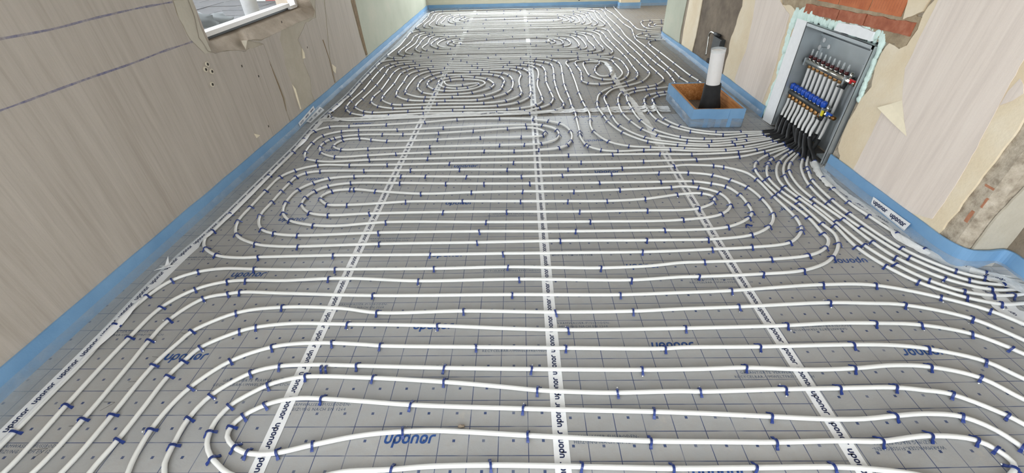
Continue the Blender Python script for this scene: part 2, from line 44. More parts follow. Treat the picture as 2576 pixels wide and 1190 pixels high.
D['CLIPS_FAR']['line7'] = [[1.373,3.28,2.6],[1.593,3.203,3.03],[1.24,3.401,2.21],[1.177,3.528,1.87],[1.153,3.701,1.61],[1.167,3.944,1.45],[1.189,4.052,1.22],[1.256,4.171,0.78],[1.347,4.225,0.43],[1.427,4.255,0.29],[1.516,4.276,0.21],[1.661,4.312,0.55],[1.745,4.416,1.2],[1.755,4.518,1.62],[1.726,4.708,1.65],[1.727,4.916,1.59],[1.717,5.08,1.62],[1.707,5.399,1.58],[1.708,5.612,1.58],[1.696,6.091,1.62],[1.666,6.545,1.56],[1.683,6.741,1.45],[1.719,6.979,1.43],[1.949,7.099,-0.57],[2.155,7.048,-0.22],[2.376,6.997,-0.23],[1.755,7.267,1.55],[1.838,7.44,-1.56],[1.722,7.643,1.63],[1.847,7.879,-1.53],[1.716,8.104,1.58],[1.708,8.618,1.64],[1.668,8.999,1.6],[1.847,9.174,-1.61],[1.683,9.278,1.42],[1.722,9.426,1.1]]
D['CLIPS_FAR']['line8'] = [[1.565,3.256,2.96],[1.323,3.391,2.26],[1.752,3.25,3.13],[1.241,3.547,1.86],[1.926,3.248,3.13],[1.25,3.955,1.47],[1.264,4.048,1.19],[1.344,4.15,0.6],[1.452,4.185,0.14],[1.567,4.187,0.01],[1.736,4.203,0.48],[1.866,4.372,1.22],[1.88,4.578,1.62],[1.857,4.762,1.67],[1.829,5.264,1.62],[1.801,5.803,1.63],[1.781,6.149,1.6],[1.783,6.285,1.43],[1.825,6.422,0.99],[1.916,6.493,0.22],[2.128,6.437,-0.29]]
D['CLIPS_FAR']['side_low'] = [[1.834,6.593,-0.47],[2.021,6.55,-0.2],[2.23,6.508,-0.19],[1.722,6.777,-1.86],[1.838,6.926,-2.62],[2.131,6.959,3.08],[2.352,6.916,2.93]]
D['CLIPS_FAR']['side_low_in'] = [[2.048,6.649,-0.3],[1.905,6.712,-0.57],[2.261,6.61,-0.17],[1.911,6.838,-2.63],[2.104,6.859,3.13],[2.328,6.837,3.03]]
D['CLIPS_FAR']['side_outer'] = [[2.193,7.187,-0.26],[2.419,7.142,-0.19],[1.989,7.342,-1.39],[2.002,7.671,-1.73],[2.062,7.865,-2.4],[2.192,7.901,-3.01],[2.386,7.905,3.02],[2.628,7.841,2.87]]
D['CLIPS_FAR']['side_inner'] = [[2.222,7.295,-0.44],[2.454,7.257,-0.13],[2.082,7.423,-1.23],[2.108,7.61,-1.91],[2.192,7.749,-2.55],[2.35,7.771,3.08],[2.59,7.714,2.89]]
D['CLIPS_FAR']['side_core'] = [[2.491,7.38,-0.14],[2.179,7.497,-1.33],[2.32,7.66,3.14],[2.559,7.609,2.92]]
D['PIPES'] = {}
D['PIPES']['front'] = [[1.624,0.662],[1.598,0.717],[1.564,0.777],[1.495,0.825],[1.393,0.837],[1.285,0.831],[1.156,0.819],[1.035,0.819],[0.851,0.829],[0.555,0.845],[0.005,0.862],[-0.4,0.879],[-0.566,0.893],[-0.728,0.905],[-0.809,0.908],[-0.864,0.902],[-0.925,0.882],[-0.986,0.838],[-1.007,0.798],[-1.001,0.762],[-0.965,0.732],[-0.919,0.71],[-0.864,0.703],[-0.802,0.708],[-0.701,0.733],[-0.53,0.768],[-0.323,0.782],[-0.205,0.778],[0.019,0.764],[0.419,0.744],[0.628,0.741],[0.825,0.739],[1.043,0.743],[1.162,0.741],[1.333,0.759],[1.468,0.745],[1.51,0.711],[1.523,0.673],[1.499,0.645],[1.427,0.616],[1.312,0.605],[1.206,0.636],[1.071,0.654],[0.968,0.66],[0.721,0.658],[0.497,0.656],[0.312,0.659],[0.183,0.662],[0.061,0.665],[-0.104,0.667],[-0.303,0.663],[-0.416,0.654],[-0.571,0.646],[-0.687,0.62],[-0.809,0.613],[-0.935,0.644],[-0.975,0.666],[-1.02,0.697],[-1.056,0.737],[-1.069,0.775],[-1.074,0.819],[-1.055,0.878],[-1.024,0.912],[-0.955,0.964],[-0.892,0.988],[-0.823,1.0],[-0.594,0.994],[-0.29,0.973],[-0.073,0.951],[0.057,0.936],[0.268,0.925],[0.349,0.924],[0.581,0.929],[0.648,0.927],[0.948,0.935],[1.146,0.938],[1.347,0.94],[1.439,0.929],[1.528,0.911],[1.643,0.832],[1.673,0.798],[1.712,0.74]]
D['PIPES']['row5'] = [[-1.073,0.53],[-1.138,0.644],[-1.157,0.674],[-1.168,0.729],[-1.176,0.828],[-1.149,0.921],[-1.047,1.019],[-0.952,1.048],[-0.816,1.054],[-0.61,1.047],[-0.302,1.036],[0.034,1.028],[0.46,1.022],[0.681,1.024],[0.849,1.029],[1.06,1.019],[1.159,1.019],[1.267,1.024],[1.419,1.036],[1.538,1.028],[1.684,0.979],[1.758,0.889],[1.82,0.837]]
D['PIPES']['row6'] = [[-1.21,0.53],[-1.256,0.644],[-1.269,0.686],[-1.282,0.785],[-1.274,0.875],[-1.248,0.957],[-1.161,1.073],[-1.02,1.144],[-0.857,1.163],[-0.64,1.152],[-0.578,1.146],[-0.187,1.136],[0.176,1.128],[0.571,1.122],[0.642,1.127],[0.944,1.128],[1.321,1.135],[1.485,1.13],[1.597,1.112],[1.765,1.051],[1.836,0.973],[1.909,0.912]]
D['PIPES']['row7'] = [[-1.361,0.53],[-1.381,0.644],[-1.371,0.752],[-1.368,0.871],[-1.366,1.007],[-1.346,1.084],[-1.322,1.144],[-1.205,1.228],[-1.147,1.25],[-1.004,1.27],[-0.776,1.265],[-0.355,1.251],[-0.024,1.231],[0.195,1.223],[0.673,1.227],[1.11,1.238],[1.292,1.248],[1.479,1.247],[1.662,1.235],[1.827,1.185],[1.915,1.112],[1.939,1.084],[2.04,1.03]]
D['PIPES']['row8'] = [[-1.487,0.53],[-1.473,0.644],[-1.465,0.706],[-1.462,0.843],[-1.459,1.059],[-1.429,1.179],[-1.413,1.229],[-1.277,1.335],[-1.08,1.369],[-0.806,1.358],[-0.636,1.33],[-0.254,1.336],[0.153,1.325],[0.492,1.327],[0.707,1.338],[0.961,1.348],[1.36,1.368],[1.531,1.362],[1.674,1.351],[1.893,1.268],[2.001,1.151],[2.067,1.056]]
D['PIPES']['row9'] = [[-1.615,0.53],[-1.567,0.644],[-1.554,0.823],[-1.558,1.042],[-1.564,1.181],[-1.557,1.295],[-1.48,1.429],[-1.378,1.46],[-1.326,1.47],[-1.103,1.459],[-0.683,1.439],[-0.043,1.437],[0.455,1.43],[0.738,1.44],[0.967,1.45],[1.398,1.484],[1.636,1.476],[1.866,1.393],[2.012,1.308],[2.079,1.234],[2.153,1.142]]
D['PIPES']['row10'] = [[-1.692,0.552],[-1.662,0.645],[-1.658,0.743],[-1.662,0.877],[-1.665,1.049],[-1.661,1.194],[-1.643,1.375],[-1.558,1.491],[-1.425,1.547],[-1.142,1.549],[-0.873,1.561],[-0.495,1.537],[-0.006,1.542],[0.523,1.529],[0.771,1.547],[0.848,1.548],[1.158,1.563],[1.359,1.584],[1.506,1.642],[1.597,1.719],[1.655,1.797],[1.684,1.879],[1.672,1.97],[1.655,2.188],[1.625,2.329],[1.624,2.499],[1.687,2.655],[1.735,2.728],[1.79,2.788],[1.949,2.909],[1.97,2.924]]
D['PIPES']['row11'] = [[-1.759,0.591],[-1.759,0.731],[-1.758,0.781],[-1.76,0.926],[-1.759,1.081],[-1.774,1.268],[-1.76,1.442],[-1.714,1.559],[-1.619,1.621],[-1.503,1.644],[-1.343,1.637],[-1.178,1.631],[-0.896,1.629],[-0.432,1.627],[-0.064,1.633],[0.174,1.625],[0.392,1.619],[0.636,1.63],[0.804,1.653],[0.917,1.657],[1.254,1.672],[1.461,1.702],[1.564,1.755],[1.624,1.832],[1.625,1.892],[1.63,2.034],[1.586,2.294],[1.575,2.468],[1.591,2.617],[1.643,2.721],[1.774,2.838],[1.945,2.935],[1.97,2.95]]
D['PIPES']['mid'] = [[1.986,2.973],[1.959,2.964],[1.771,2.89],[1.563,2.816],[1.247,2.782],[1.049,2.774],[0.877,2.768],[0.438,2.767],[-0.041,2.779],[-0.5,2.779],[-0.942,2.773],[-1.213,2.773],[-1.446,2.78],[-1.585,2.705],[-1.648,2.61],[-1.66,2.42],[-1.661,2.237],[-1.655,2.068],[-1.59,1.933],[-1.436,1.846],[-1.311,1.825],[-1.198,1.821],[-0.759,1.836],[-0.232,1.839],[0.211,1.845],[0.67,1.841],[0.862,1.841],[0.996,1.842],[1.244,1.878],[1.379,1.96],[1.451,2.073],[1.465,2.238],[1.44,2.384],[1.37,2.483],[1.282,2.549],[1.127,2.588],[0.619,2.585],[0.288,2.578],[0.016,2.571],[-0.36,2.578],[-0.638,2.59],[-0.808,2.596],[-1.131,2.603],[-1.298,2.579],[-1.383,2.523],[-1.45,2.429],[-1.461,2.274],[-1.423,2.15],[-1.346,2.071],[-1.191,2.021],[-1.061,2.011],[-0.774,2.043],[-0.194,2.031],[0.394,2.024],[0.92,2.03],[1.158,2.082],[1.254,2.185],[1.238,2.318],[1.146,2.383],[1.036,2.407],[0.965,2.397],[0.629,2.376],[0.339,2.364],[0.016,2.372],[-0.306,2.368],[-0.626,2.36],[-0.933,2.402],[-1.089,2.428],[-1.22,2.406],[-1.261,2.347],[-1.254,2.307],[-1.186,2.244],[-1.064,2.237],[-0.757,2.262],[-0.71,2.267],[-0.35,2.262],[0.008,2.252],[0.291,2.246],[0.532,2.243],[0.763,2.261],[1.007,2.313],[1.124,2.318],[1.184,2.28],[1.165,2.215],[1.05,2.146],[0.951,2.131],[0.745,2.132],[0.35,2.129],[-0.075,2.138],[-0.458,2.143],[-0.895,2.137],[-1.139,2.124],[-1.262,2.152],[-1.349,2.243],[-1.36,2.325],[-1.334,2.406],[-1.267,2.472],[-1.127,2.511],[-0.792,2.503],[-0.484,2.487],[-0.231,2.479],[0.063,2.473],[0.519,2.47],[0.915,2.47],[1.124,2.469],[1.233,2.438],[1.311,2.396],[1.353,2.291],[1.355,2.183],[1.344,2.103],[1.297,2.039],[1.146,1.955],[0.889,1.93],[0.793,1.932],[0.304,1.931],[-0.225,1.94],[-0.789,1.94],[-1.243,1.923],[-1.381,1.943],[-1.48,1.991],[-1.551,2.123],[-1.553,2.276],[-1.552,2.409],[-1.546,2.523],[-1.537,2.603],[-1.49,2.663],[-1.398,2.688],[-1.088,2.686],[-0.755,2.683],[-0.416,2.681],[-0.085,2.67],[0.337,2.661],[0.702,2.669],[1.065,2.687],[1.127,2.701],[1.332,2.685],[1.398,2.663],[1.509,2.585],[1.54,2.49],[1.549,2.262],[1.56,2.036],[1.544,1.951],[1.518,1.901],[1.411,1.807],[1.199,1.771],[0.992,1.758],[0.834,1.749],[0.627,1.742],[0.203,1.741],[-0.088,1.741],[-0.472,1.739],[-0.933,1.742],[-0.981,1.742],[-1.365,1.734],[-1.471,1.73],[-1.604,1.753],[-1.701,1.816],[-1.74,1.871],[-1.756,1.921],[-1.748,1.967],[-1.744,2.144],[-1.734,2.63],[-1.724,3.002],[-1.737,3.259],[-1.713,3.42],[-1.619,3.501],[-1.452,3.508],[-1.136,3.53],[-0.811,3.57],[-0.537,3.619],[-0.169,3.627],[0.121,3.595],[0.354,3.479],[0.422,3.247],[0.371,3.066],[0.295,3.007],[0.143,2.979],[-0.038,2.967],[-0.263,2.973],[-0.667,2.963],[-0.924,2.949],[-1.13,2.929],[-1.369,2.914],[-1.5,2.99],[-1.551,3.099],[-1.549,3.167],[-1.525,3.227],[-1.444,3.286],[-1.31,3.316],[-1.118,3.318],[-0.948,3.313],[-0.659,3.329],[-0.38,3.359],[-0.095,3.4],[0.066,3.413],[0.159,3.381],[0.212,3.304],[0.185,3.243],[0.014,3.224],[-0.312,3.221],[-0.649,3.198],[-1.048,3.186],[-1.179,3.214],[-1.28,3.241],[-1.414,3.215],[-1.448,3.107],[-1.362,3.039],[-1.16,3.046],[-0.687,3.067],[-0.151,3.074],[0.039,3.079],[0.168,3.091],[0.286,3.161],[0.32,3.256],[0.291,3.383],[0.196,3.456],[0.056,3.471],[-0.271,3.465],[-0.634,3.437],[-1.016,3.411],[-1.344,3.413],[-1.484,3.397],[-1.611,3.311],[-1.64,3.178],[-1.629,3.001],[-1.583,2.897],[-1.477,2.849],[-1.394,2.832],[-1.094,2.854],[-0.67,2.862],[0.354,2.881],[0.678,2.884],[1.017,2.878],[1.248,2.867],[1.584,2.888],[1.728,2.921],[1.982,3.028]]
D['PIPES']['spiral'] = [[1.936,3.039],[1.736,2.961],[1.51,2.92],[1.315,2.919],[1.113,2.945],[0.916,2.949],[0.724,2.936],[0.608,2.963],[0.522,3.035],[0.5,3.092],[0.484,3.205],[0.49,3.303],[0.498,3.621],[0.501,3.728],[0.489,3.902],[0.488,4.106],[0.481,4.318],[0.476,4.548],[0.49,4.948],[0.5,5.305],[0.476,5.433],[0.421,5.529],[0.355,5.593],[0.222,5.614],[0.032,5.626],[-0.216,5.617],[-0.709,5.584],[-1.077,5.588],[-1.307,5.602],[-1.494,5.544],[-1.568,5.472],[-1.617,5.361],[-1.628,5.165],[-1.626,4.817],[-1.617,4.483],[-1.64,4.137],[-1.63,3.986],[-1.596,3.899],[-1.529,3.818],[-1.391,3.755],[-1.173,3.749],[-0.861,3.783],[-0.505,3.779],[-0.197,3.776],[0.048,3.797],[0.187,3.87],[0.289,3.966],[0.331,4.114],[0.319,4.314],[0.295,4.637],[0.3,4.842],[0.305,5.039],[0.275,5.253],[0.206,5.351],[0.064,5.438],[-0.104,5.455],[-0.495,5.42],[-0.85,5.417],[-1.195,5.414],[-1.316,5.365],[-1.401,5.285],[-1.441,5.106],[-1.437,4.868],[-1.428,4.462],[-1.45,4.26],[-1.425,4.109],[-1.322,3.986],[-1.168,3.925],[-0.903,3.935],[-0.505,3.93],[-0.199,3.949],[-0.008,4.028],[0.097,4.159],[0.122,4.311],[0.118,4.55],[0.126,4.853],[0.117,5.033],[0.051,5.167],[-0.018,5.232],[-0.179,5.258],[-0.479,5.243],[-0.87,5.26],[-1.066,5.242],[-1.168,5.162],[-1.222,5.096],[-1.252,4.985],[-1.249,4.732],[-1.248,4.425],[-1.215,4.278],[-1.069,4.148],[-0.914,4.12],[-0.71,4.117],[-0.402,4.12],[-0.257,4.187],[-0.126,4.296],[-0.073,4.427],[-0.062,4.709],[-0.107,4.911],[-0.179,5.004],[-0.33,5.068],[-0.552,5.078],[-0.751,5.11],[-0.891,5.074],[-0.981,4.985],[-1.05,4.828],[-1.068,4.661],[-1.047,4.505],[-0.969,4.369],[-0.844,4.308],[-0.61,4.309],[-0.47,4.341],[-0.294,4.48],[-0.261,4.602],[-0.34,4.784],[-0.393,4.831],[-0.483,4.871],[-0.635,4.911],[-0.766,4.863],[-0.856,4.785],[-0.858,4.668],[-0.835,4.603],[-0.758,4.522],[-0.635,4.485],[-0.534,4.504],[-0.464,4.55],[-0.429,4.598],[-0.423,4.637],[-0.46,4.647],[-0.593,4.593],[-0.737,4.59],[-0.782,4.653],[-0.799,4.728],[-0.742,4.772],[-0.689,4.795],[-0.602,4.8],[-0.486,4.783],[-0.392,4.725],[-0.356,4.637],[-0.376,4.576],[-0.477,4.454],[-0.61,4.412],[-0.756,4.415],[-0.869,4.467],[-0.952,4.576],[-0.978,4.691],[-0.964,4.779],[-0.924,4.867],[-0.81,4.961],[-0.642,4.979],[-0.425,4.984],[-0.357,4.978],[-0.279,4.94],[-0.2,4.87],[-0.153,4.715],[-0.163,4.586],[-0.179,4.446],[-0.203,4.38],[-0.344,4.247],[-0.656,4.217],[-0.922,4.226],[-0.998,4.242],[-1.14,4.356],[-1.164,4.438],[-1.165,4.726],[-1.134,4.978],[-1.025,5.138],[-0.799,5.176],[-0.417,5.157],[-0.183,5.174],[-0.09,5.154],[-0.005,5.067],[0.026,4.913],[0.007,4.735],[0.011,4.518],[0.027,4.299],[0.004,4.211],[-0.127,4.078],[-0.331,4.027],[-0.779,4.028],[-1.101,4.014],[-1.204,4.034],[-1.336,4.17],[-1.355,4.272],[-1.342,4.677],[-1.345,5.088],[-1.311,5.178],[-1.234,5.295],[-1.017,5.336],[-0.554,5.336],[-0.13,5.35],[0.023,5.352],[0.117,5.31],[0.2,5.193],[0.225,4.999],[0.21,4.743],[0.197,4.526],[0.224,4.169],[0.221,4.039],[0.156,3.942],[0.007,3.867],[-0.112,3.847],[-0.601,3.849],[-1.013,3.844],[-1.333,3.827],[-1.419,3.853],[-1.539,3.971],[-1.555,4.045],[-1.546,4.198],[-1.522,4.639],[-1.529,5.059],[-1.537,5.282],[-1.496,5.403],[-1.403,5.483],[-1.26,5.504],[-0.63,5.494],[-0.123,5.541],[0.204,5.508],[0.312,5.438],[0.379,5.362],[0.4,5.224],[0.394,4.922],[0.384,4.691],[0.385,4.459],[0.4,4.127],[0.419,3.967],[0.398,3.877],[0.324,3.793],[0.282,3.767],[0.093,3.734],[-0.639,3.694],[-1.028,3.673],[-1.331,3.645],[-1.543,3.649],[-1.646,3.702],[-1.67,3.713],[-1.729,3.799],[-1.739,3.886],[-1.732,4.03],[-1.705,4.308],[-1.714,4.73],[-1.716,5.072],[-1.716,5.344],[-1.717,5.56],[-1.683,5.625],[-1.57,5.692],[-1.325,5.693],[-0.817,5.663],[-0.379,5.685],[0.15,5.691],[0.359,5.669],[0.747,5.653],[1.022,5.651],[1.174,5.593],[1.208,5.55],[1.236,5.447],[1.246,5.227],[1.229,4.954],[1.149,4.745],[0.987,4.59],[0.838,4.545],[0.73,4.575],[0.68,4.653],[0.688,4.817],[0.703,4.99],[0.688,5.194],[0.679,5.367],[0.712,5.455],[0.862,5.507],[0.976,5.44],[1.032,5.367],[1.065,5.209],[1.064,5.056],[1.036,4.934],[0.988,4.835],[0.9,4.83],[0.865,4.979],[0.883,5.126],[0.917,5.231],[0.964,5.332],[0.966,5.402],[0.926,5.405],[0.867,5.42],[0.792,5.39],[0.77,5.316],[0.768,5.049],[0.785,4.849],[0.899,4.708],[1.031,4.701],[1.122,4.827],[1.157,4.944],[1.14,5.334],[1.123,5.482],[1.023,5.567],[0.871,5.578],[0.729,5.551],[0.602,5.468],[0.571,5.368],[0.593,5.17],[0.598,4.957],[0.6,4.628],[0.597,4.276],[0.602,4.019],[0.612,3.852],[0.625,3.704],[0.611,3.559],[0.596,3.444],[0.605,3.308],[0.691,3.112],[0.826,3.024],[0.982,2.995],[1.222,2.967],[1.459,2.946],[1.657,2.976],[1.911,3.062],[1.981,3.094]]
D['PIPES']['loopF'] = [[1.927,3.107],[1.612,3.018],[1.411,3.0],[1.192,3.028],[1.126,3.05],[0.989,3.099],[0.834,3.279],[0.754,3.516],[0.741,3.642],[0.722,3.861],[0.736,3.997],[0.804,4.252],[0.948,4.435],[1.114,4.577],[1.247,4.708],[1.305,4.84],[1.322,4.937],[1.322,5.167],[1.33,5.479],[1.324,5.696],[1.3,6.124],[1.286,6.399],[1.273,6.657],[1.278,6.891],[1.25,7.101],[1.18,7.225],[1.046,7.305],[0.929,7.317],[-1.34,7.335],[-1.455,7.302],[-1.534,7.181],[-1.571,7.04],[-1.558,6.706],[-1.576,6.384],[-1.6,6.12],[-1.578,5.992],[-1.469,5.877],[-1.257,5.845],[0.752,5.824],[0.95,5.853],[1.084,5.941],[1.127,6.064],[1.113,6.275],[1.102,6.635],[1.094,6.869],[1.024,6.998],[0.88,7.121],[0.802,7.146],[-1.12,7.079],[-1.28,7.127],[-1.364,7.032],[-1.406,6.768],[-1.402,6.509],[-1.397,6.227],[-1.286,6.047],[-1.12,6.043],[0.527,6.012],[0.824,6.051],[0.902,6.115],[0.923,6.223],[0.904,6.653],[0.865,6.831],[0.78,6.919],[0.592,6.966],[-0.932,6.999],[-1.043,6.961],[-1.168,6.854],[-1.219,6.675],[-1.225,6.451],[-1.089,6.258],[-0.912,6.193],[0.462,6.196],[0.606,6.217],[0.682,6.268],[0.729,6.413],[0.692,6.635],[0.6,6.739],[0.427,6.841],[-0.855,6.775],[-0.962,6.663],[-1.008,6.557],[-0.969,6.453],[-0.871,6.385],[0.174,6.391],[0.442,6.385],[0.517,6.467],[0.506,6.604],[0.46,6.672],[0.426,6.592],[0.451,6.535],[0.391,6.486],[0.242,6.474],[-0.807,6.485],[-0.909,6.537],[-0.925,6.604],[-0.859,6.654],[0.271,6.797],[0.521,6.708],[0.593,6.644],[0.63,6.493],[0.61,6.36],[0.541,6.304],[0.244,6.299],[-0.939,6.275],[-1.031,6.303],[-1.139,6.479],[-1.124,6.667],[-1.066,6.806],[-0.984,6.876],[-0.878,6.906],[0.518,6.912],[0.68,6.869],[0.77,6.82],[0.813,6.662],[0.833,6.265],[0.799,6.174],[0.755,6.128],[0.418,6.117],[-1.124,6.113],[-1.221,6.131],[-1.32,6.287],[-1.295,6.572],[-1.299,6.905],[-1.231,7.04],[-1.05,7.019],[0.677,7.04],[0.829,7.058],[0.884,6.995],[0.947,6.94],[0.986,6.839],[0.989,6.534],[1.023,6.148],[1.005,6.026],[0.91,5.949],[0.694,5.92],[-0.922,5.955],[-1.289,5.935],[-1.385,5.952],[-1.487,6.041],[-1.518,6.145],[-1.468,6.551],[-1.482,6.852],[-1.482,7.093],[-1.373,7.2],[-1.153,7.187],[0.883,7.233],[1.034,7.209],[1.116,7.157],[1.166,7.067],[1.204,6.858],[1.185,6.627],[1.192,6.268],[1.222,5.908],[1.2,5.824],[1.153,5.768],[0.999,5.727],[0.873,5.725],[-1.145,5.763],[-1.477,5.768],[-1.591,5.789],[-1.666,5.833],[-1.708,5.887],[-1.693,6.111],[-1.668,6.426],[-1.677,6.949],[-1.671,7.324],[-1.564,7.446],[-1.383,7.428],[1.081,7.437],[1.228,7.367],[1.291,7.36],[1.368,7.219],[1.378,6.922],[1.372,6.693],[1.396,6.257],[1.405,5.772],[1.427,5.472],[1.433,5.268],[1.452,4.939],[1.435,4.853],[1.284,4.596],[1.111,4.472],[0.961,4.385],[0.834,4.156],[0.817,4.088],[0.816,3.901],[0.811,3.624],[0.836,3.423],[0.988,3.173],[1.266,3.051],[1.417,3.031],[1.608,3.059],[1.725,3.083],[1.927,3.128]]
D['PIPES']['loopG'] = [[1.906,3.152],[1.863,3.142],[1.66,3.106],[1.463,3.082],[1.292,3.103],[1.161,3.173],[1.092,3.217],[1.001,3.343],[0.943,3.525],[0.915,3.69],[0.925,3.941],[0.951,4.097],[1.018,4.266],[1.172,4.383],[1.309,4.43],[1.408,4.482],[1.518,4.621],[1.543,4.7],[1.538,4.911],[1.522,5.213],[1.522,5.518],[1.511,5.884],[1.497,6.207],[1.49,6.488],[1.483,6.792],[1.468,7.079],[1.469,7.387],[1.478,7.818],[1.461,8.188],[1.472,8.587],[1.445,8.899],[1.363,9.012],[1.136,9.134],[-1.419,9.033],[-1.538,9.01],[-1.57,8.792],[-1.549,8.395],[-1.575,7.898],[-1.527,7.721],[-1.388,7.635],[1.183,7.566],[1.278,7.691],[1.319,7.836],[1.287,8.154],[1.294,8.491],[1.285,8.756],[1.159,8.866],[1.037,8.932],[-1.253,8.857],[-1.354,8.802],[-1.39,8.593],[-1.4,8.108],[-1.356,7.939],[-1.212,7.824],[-1.109,7.783],[0.933,7.689],[1.046,7.751],[1.117,7.92],[1.126,8.228],[1.107,8.514],[1.019,8.667],[0.927,8.697],[-1.071,8.792],[-1.193,8.639],[-1.227,8.414],[-1.189,8.18],[-1.057,8.008],[0.738,7.85],[0.881,7.921],[0.958,8.095],[0.935,8.362],[0.837,8.523],[0.716,8.585],[-0.965,8.6],[-1.021,8.475],[-1.01,8.317],[-0.854,8.196],[0.604,8.03],[0.704,8.098],[0.758,8.183],[0.718,8.342],[0.637,8.352],[-0.844,8.303],[-0.927,8.368],[-0.936,8.465],[-0.853,8.529],[0.689,8.506],[0.791,8.471],[0.859,8.314],[0.861,8.106],[0.768,7.975],[-0.914,8.075],[-1.085,8.163],[-1.13,8.303],[-1.128,8.539],[-1.039,8.692],[0.887,8.612],[1.004,8.526],[1.042,8.349],[1.03,7.929],[0.972,7.824],[0.886,7.783],[-1.039,7.855],[-1.222,7.899],[-1.306,8.02],[-1.295,8.366],[-1.286,8.698],[-1.171,8.816],[0.992,8.812],[1.127,8.776],[1.214,8.619],[1.21,8.329],[1.214,7.848],[1.143,7.691],[1.04,7.629],[-1.291,7.696],[-1.404,7.742],[-1.489,7.913],[-1.471,8.431],[-1.491,8.843],[-1.436,8.997],[-1.268,8.983],[1.069,9.025],[1.294,8.982],[1.394,8.88],[1.393,8.579],[1.377,8.198],[1.417,7.725],[1.39,7.601],[1.323,7.504],[1.168,7.46],[-1.388,7.519],[-1.597,7.573],[-1.664,7.688],[-1.675,7.785],[-1.649,8.136],[-1.642,8.634],[-1.666,9.115],[-1.609,9.251],[-1.458,9.312],[1.153,9.28],[1.418,9.164],[1.565,9.111],[1.594,8.88],[1.566,8.458],[1.57,8.121],[1.584,7.658],[1.587,7.24],[1.567,6.784],[1.589,6.233],[1.601,5.786],[1.614,5.458],[1.625,5.266],[1.648,4.971],[1.637,4.714],[1.623,4.565],[1.587,4.462],[1.515,4.411],[1.379,4.371],[1.268,4.335],[1.138,4.28],[1.049,4.174],[1.028,4.077],[1.02,3.967],[1.019,3.802],[1.018,3.673],[1.034,3.523],[1.097,3.328],[1.26,3.174],[1.424,3.132],[1.562,3.133],[1.763,3.172],[1.9,3.191],[1.957,3.2]]
D['PIPES']['line7'] = [[1.911,3.217],[1.777,3.217],[1.593,3.203],[1.373,3.28],[1.24,3.401],[1.177,3.528],[1.153,3.701],[1.167,3.944],[1.189,4.052],[1.256,4.171],[1.347,4.225],[1.427,4.255],[1.516,4.276],[1.661,4.312],[1.745,4.416],[1.755,4.518],[1.726,4.708],[1.727,4.916],[1.717,5.08],[1.707,5.399],[1.708,5.612],[1.696,6.091],[1.666,6.545],[1.683,6.741],[1.719,6.979],[1.755,7.267],[1.722,7.643],[1.716,8.104],[1.708,8.618],[1.668,8.999],[1.683,9.278],[1.722,9.426],[1.787,9.503],[1.854,9.429],[1.847,9.174],[1.833,8.663],[1.823,8.146],[1.847,7.879],[1.838,7.44],[1.853,7.222],[1.949,7.099],[2.155,7.048],[2.376,6.997]]
D['PIPES']['line8'] = [[1.926,3.248],[1.752,3.25],[1.565,3.256],[1.422,3.309],[1.323,3.391],[1.241,3.547],[1.227,3.699],[1.25,3.955],[1.264,4.048],[1.344,4.15],[1.452,4.185],[1.567,4.187],[1.736,4.203],[1.866,4.372],[1.88,4.578],[1.857,4.762],[1.829,5.264],[1.801,5.803],[1.781,6.149],[1.783,6.285],[1.825,6.422],[1.916,6.493],[2.128,6.437]]
D['PIPES']['t3'] = [[1.989,2.899],[1.909,2.837],[1.802,2.725],[1.737,2.626],[1.681,2.489],[1.669,2.38],[1.688,2.251],[1.713,2.114],[1.729,1.964],[1.728,1.756],[1.773,1.608],[1.844,1.493],[1.927,1.423],[1.975,1.392],[2.089,1.35],[2.19,1.353]]
D['PIPES']['t4'] = [[1.975,2.855],[1.862,2.742],[1.787,2.633],[1.739,2.522],[1.71,2.394],[1.709,2.29],[1.734,2.166],[1.754,2.008],[1.776,1.773],[1.827,1.623],[1.902,1.502],[1.996,1.43],[2.101,1.404],[2.195,1.404],[2.243,1.411]]
D['PIPES']['t5'] = [[1.993,2.844],[1.868,2.704],[1.802,2.589],[1.762,2.393],[1.768,2.239],[1.81,2.012],[1.832,1.812],[1.867,1.672],[1.976,1.519],[2.124,1.442],[2.27,1.44]]
D['PIPES']['t6'] = [[1.98,2.758],[1.899,2.621],[1.832,2.398],[1.821,2.177],[1.855,1.931],[1.931,1.671],[2.08,1.502],[2.207,1.47],[2.293,1.465]]
D['PIPES']['t7'] = [[2.033,2.79],[1.953,2.655],[1.923,2.576],[1.885,2.467],[1.869,2.216],[1.88,2.072],[1.946,1.746],[2.071,1.569],[2.16,1.519],[2.316,1.489]]
D['PIPES']['t8'] = [[2.049,2.736],[1.972,2.502],[1.954,2.35],[1.95,2.187],[1.973,2.039],[2.007,1.872],[2.05,1.736],[2.197,1.552],[2.338,1.514]]
D['PIPES']['side_outer'] = [[2.628,7.841],[2.386,7.905],[2.192,7.901],[2.062,7.865],[2.002,7.671],[1.989,7.342],[2.029,7.248],[2.193,7.187],[2.419,7.142]]
D['PIPES']['side_inner'] = [[2.59,7.714],[2.35,7.771],[2.192,7.749],[2.108,7.61],[2.082,7.423],[2.222,7.295],[2.454,7.257]]
D['PIPES']['side_core'] = [[2.559,7.609],[2.32,7.66],[2.22,7.637],[2.179,7.497],[2.255,7.419],[2.491,7.38]]
D['PIPES']['side_low'] = [[2.352,6.916],[2.131,6.959],[1.838,6.926],[1.722,6.777],[1.724,6.691],[1.834,6.593],[2.021,6.55],[2.23,6.508]]
D['PIPES']['side_low_in'] = [[2.328,6.837],[2.104,6.859],[1.911,6.838],[1.851,6.764],[1.905,6.712],[2.048,6.649],[2.261,6.61]]
D['WL'] = {}
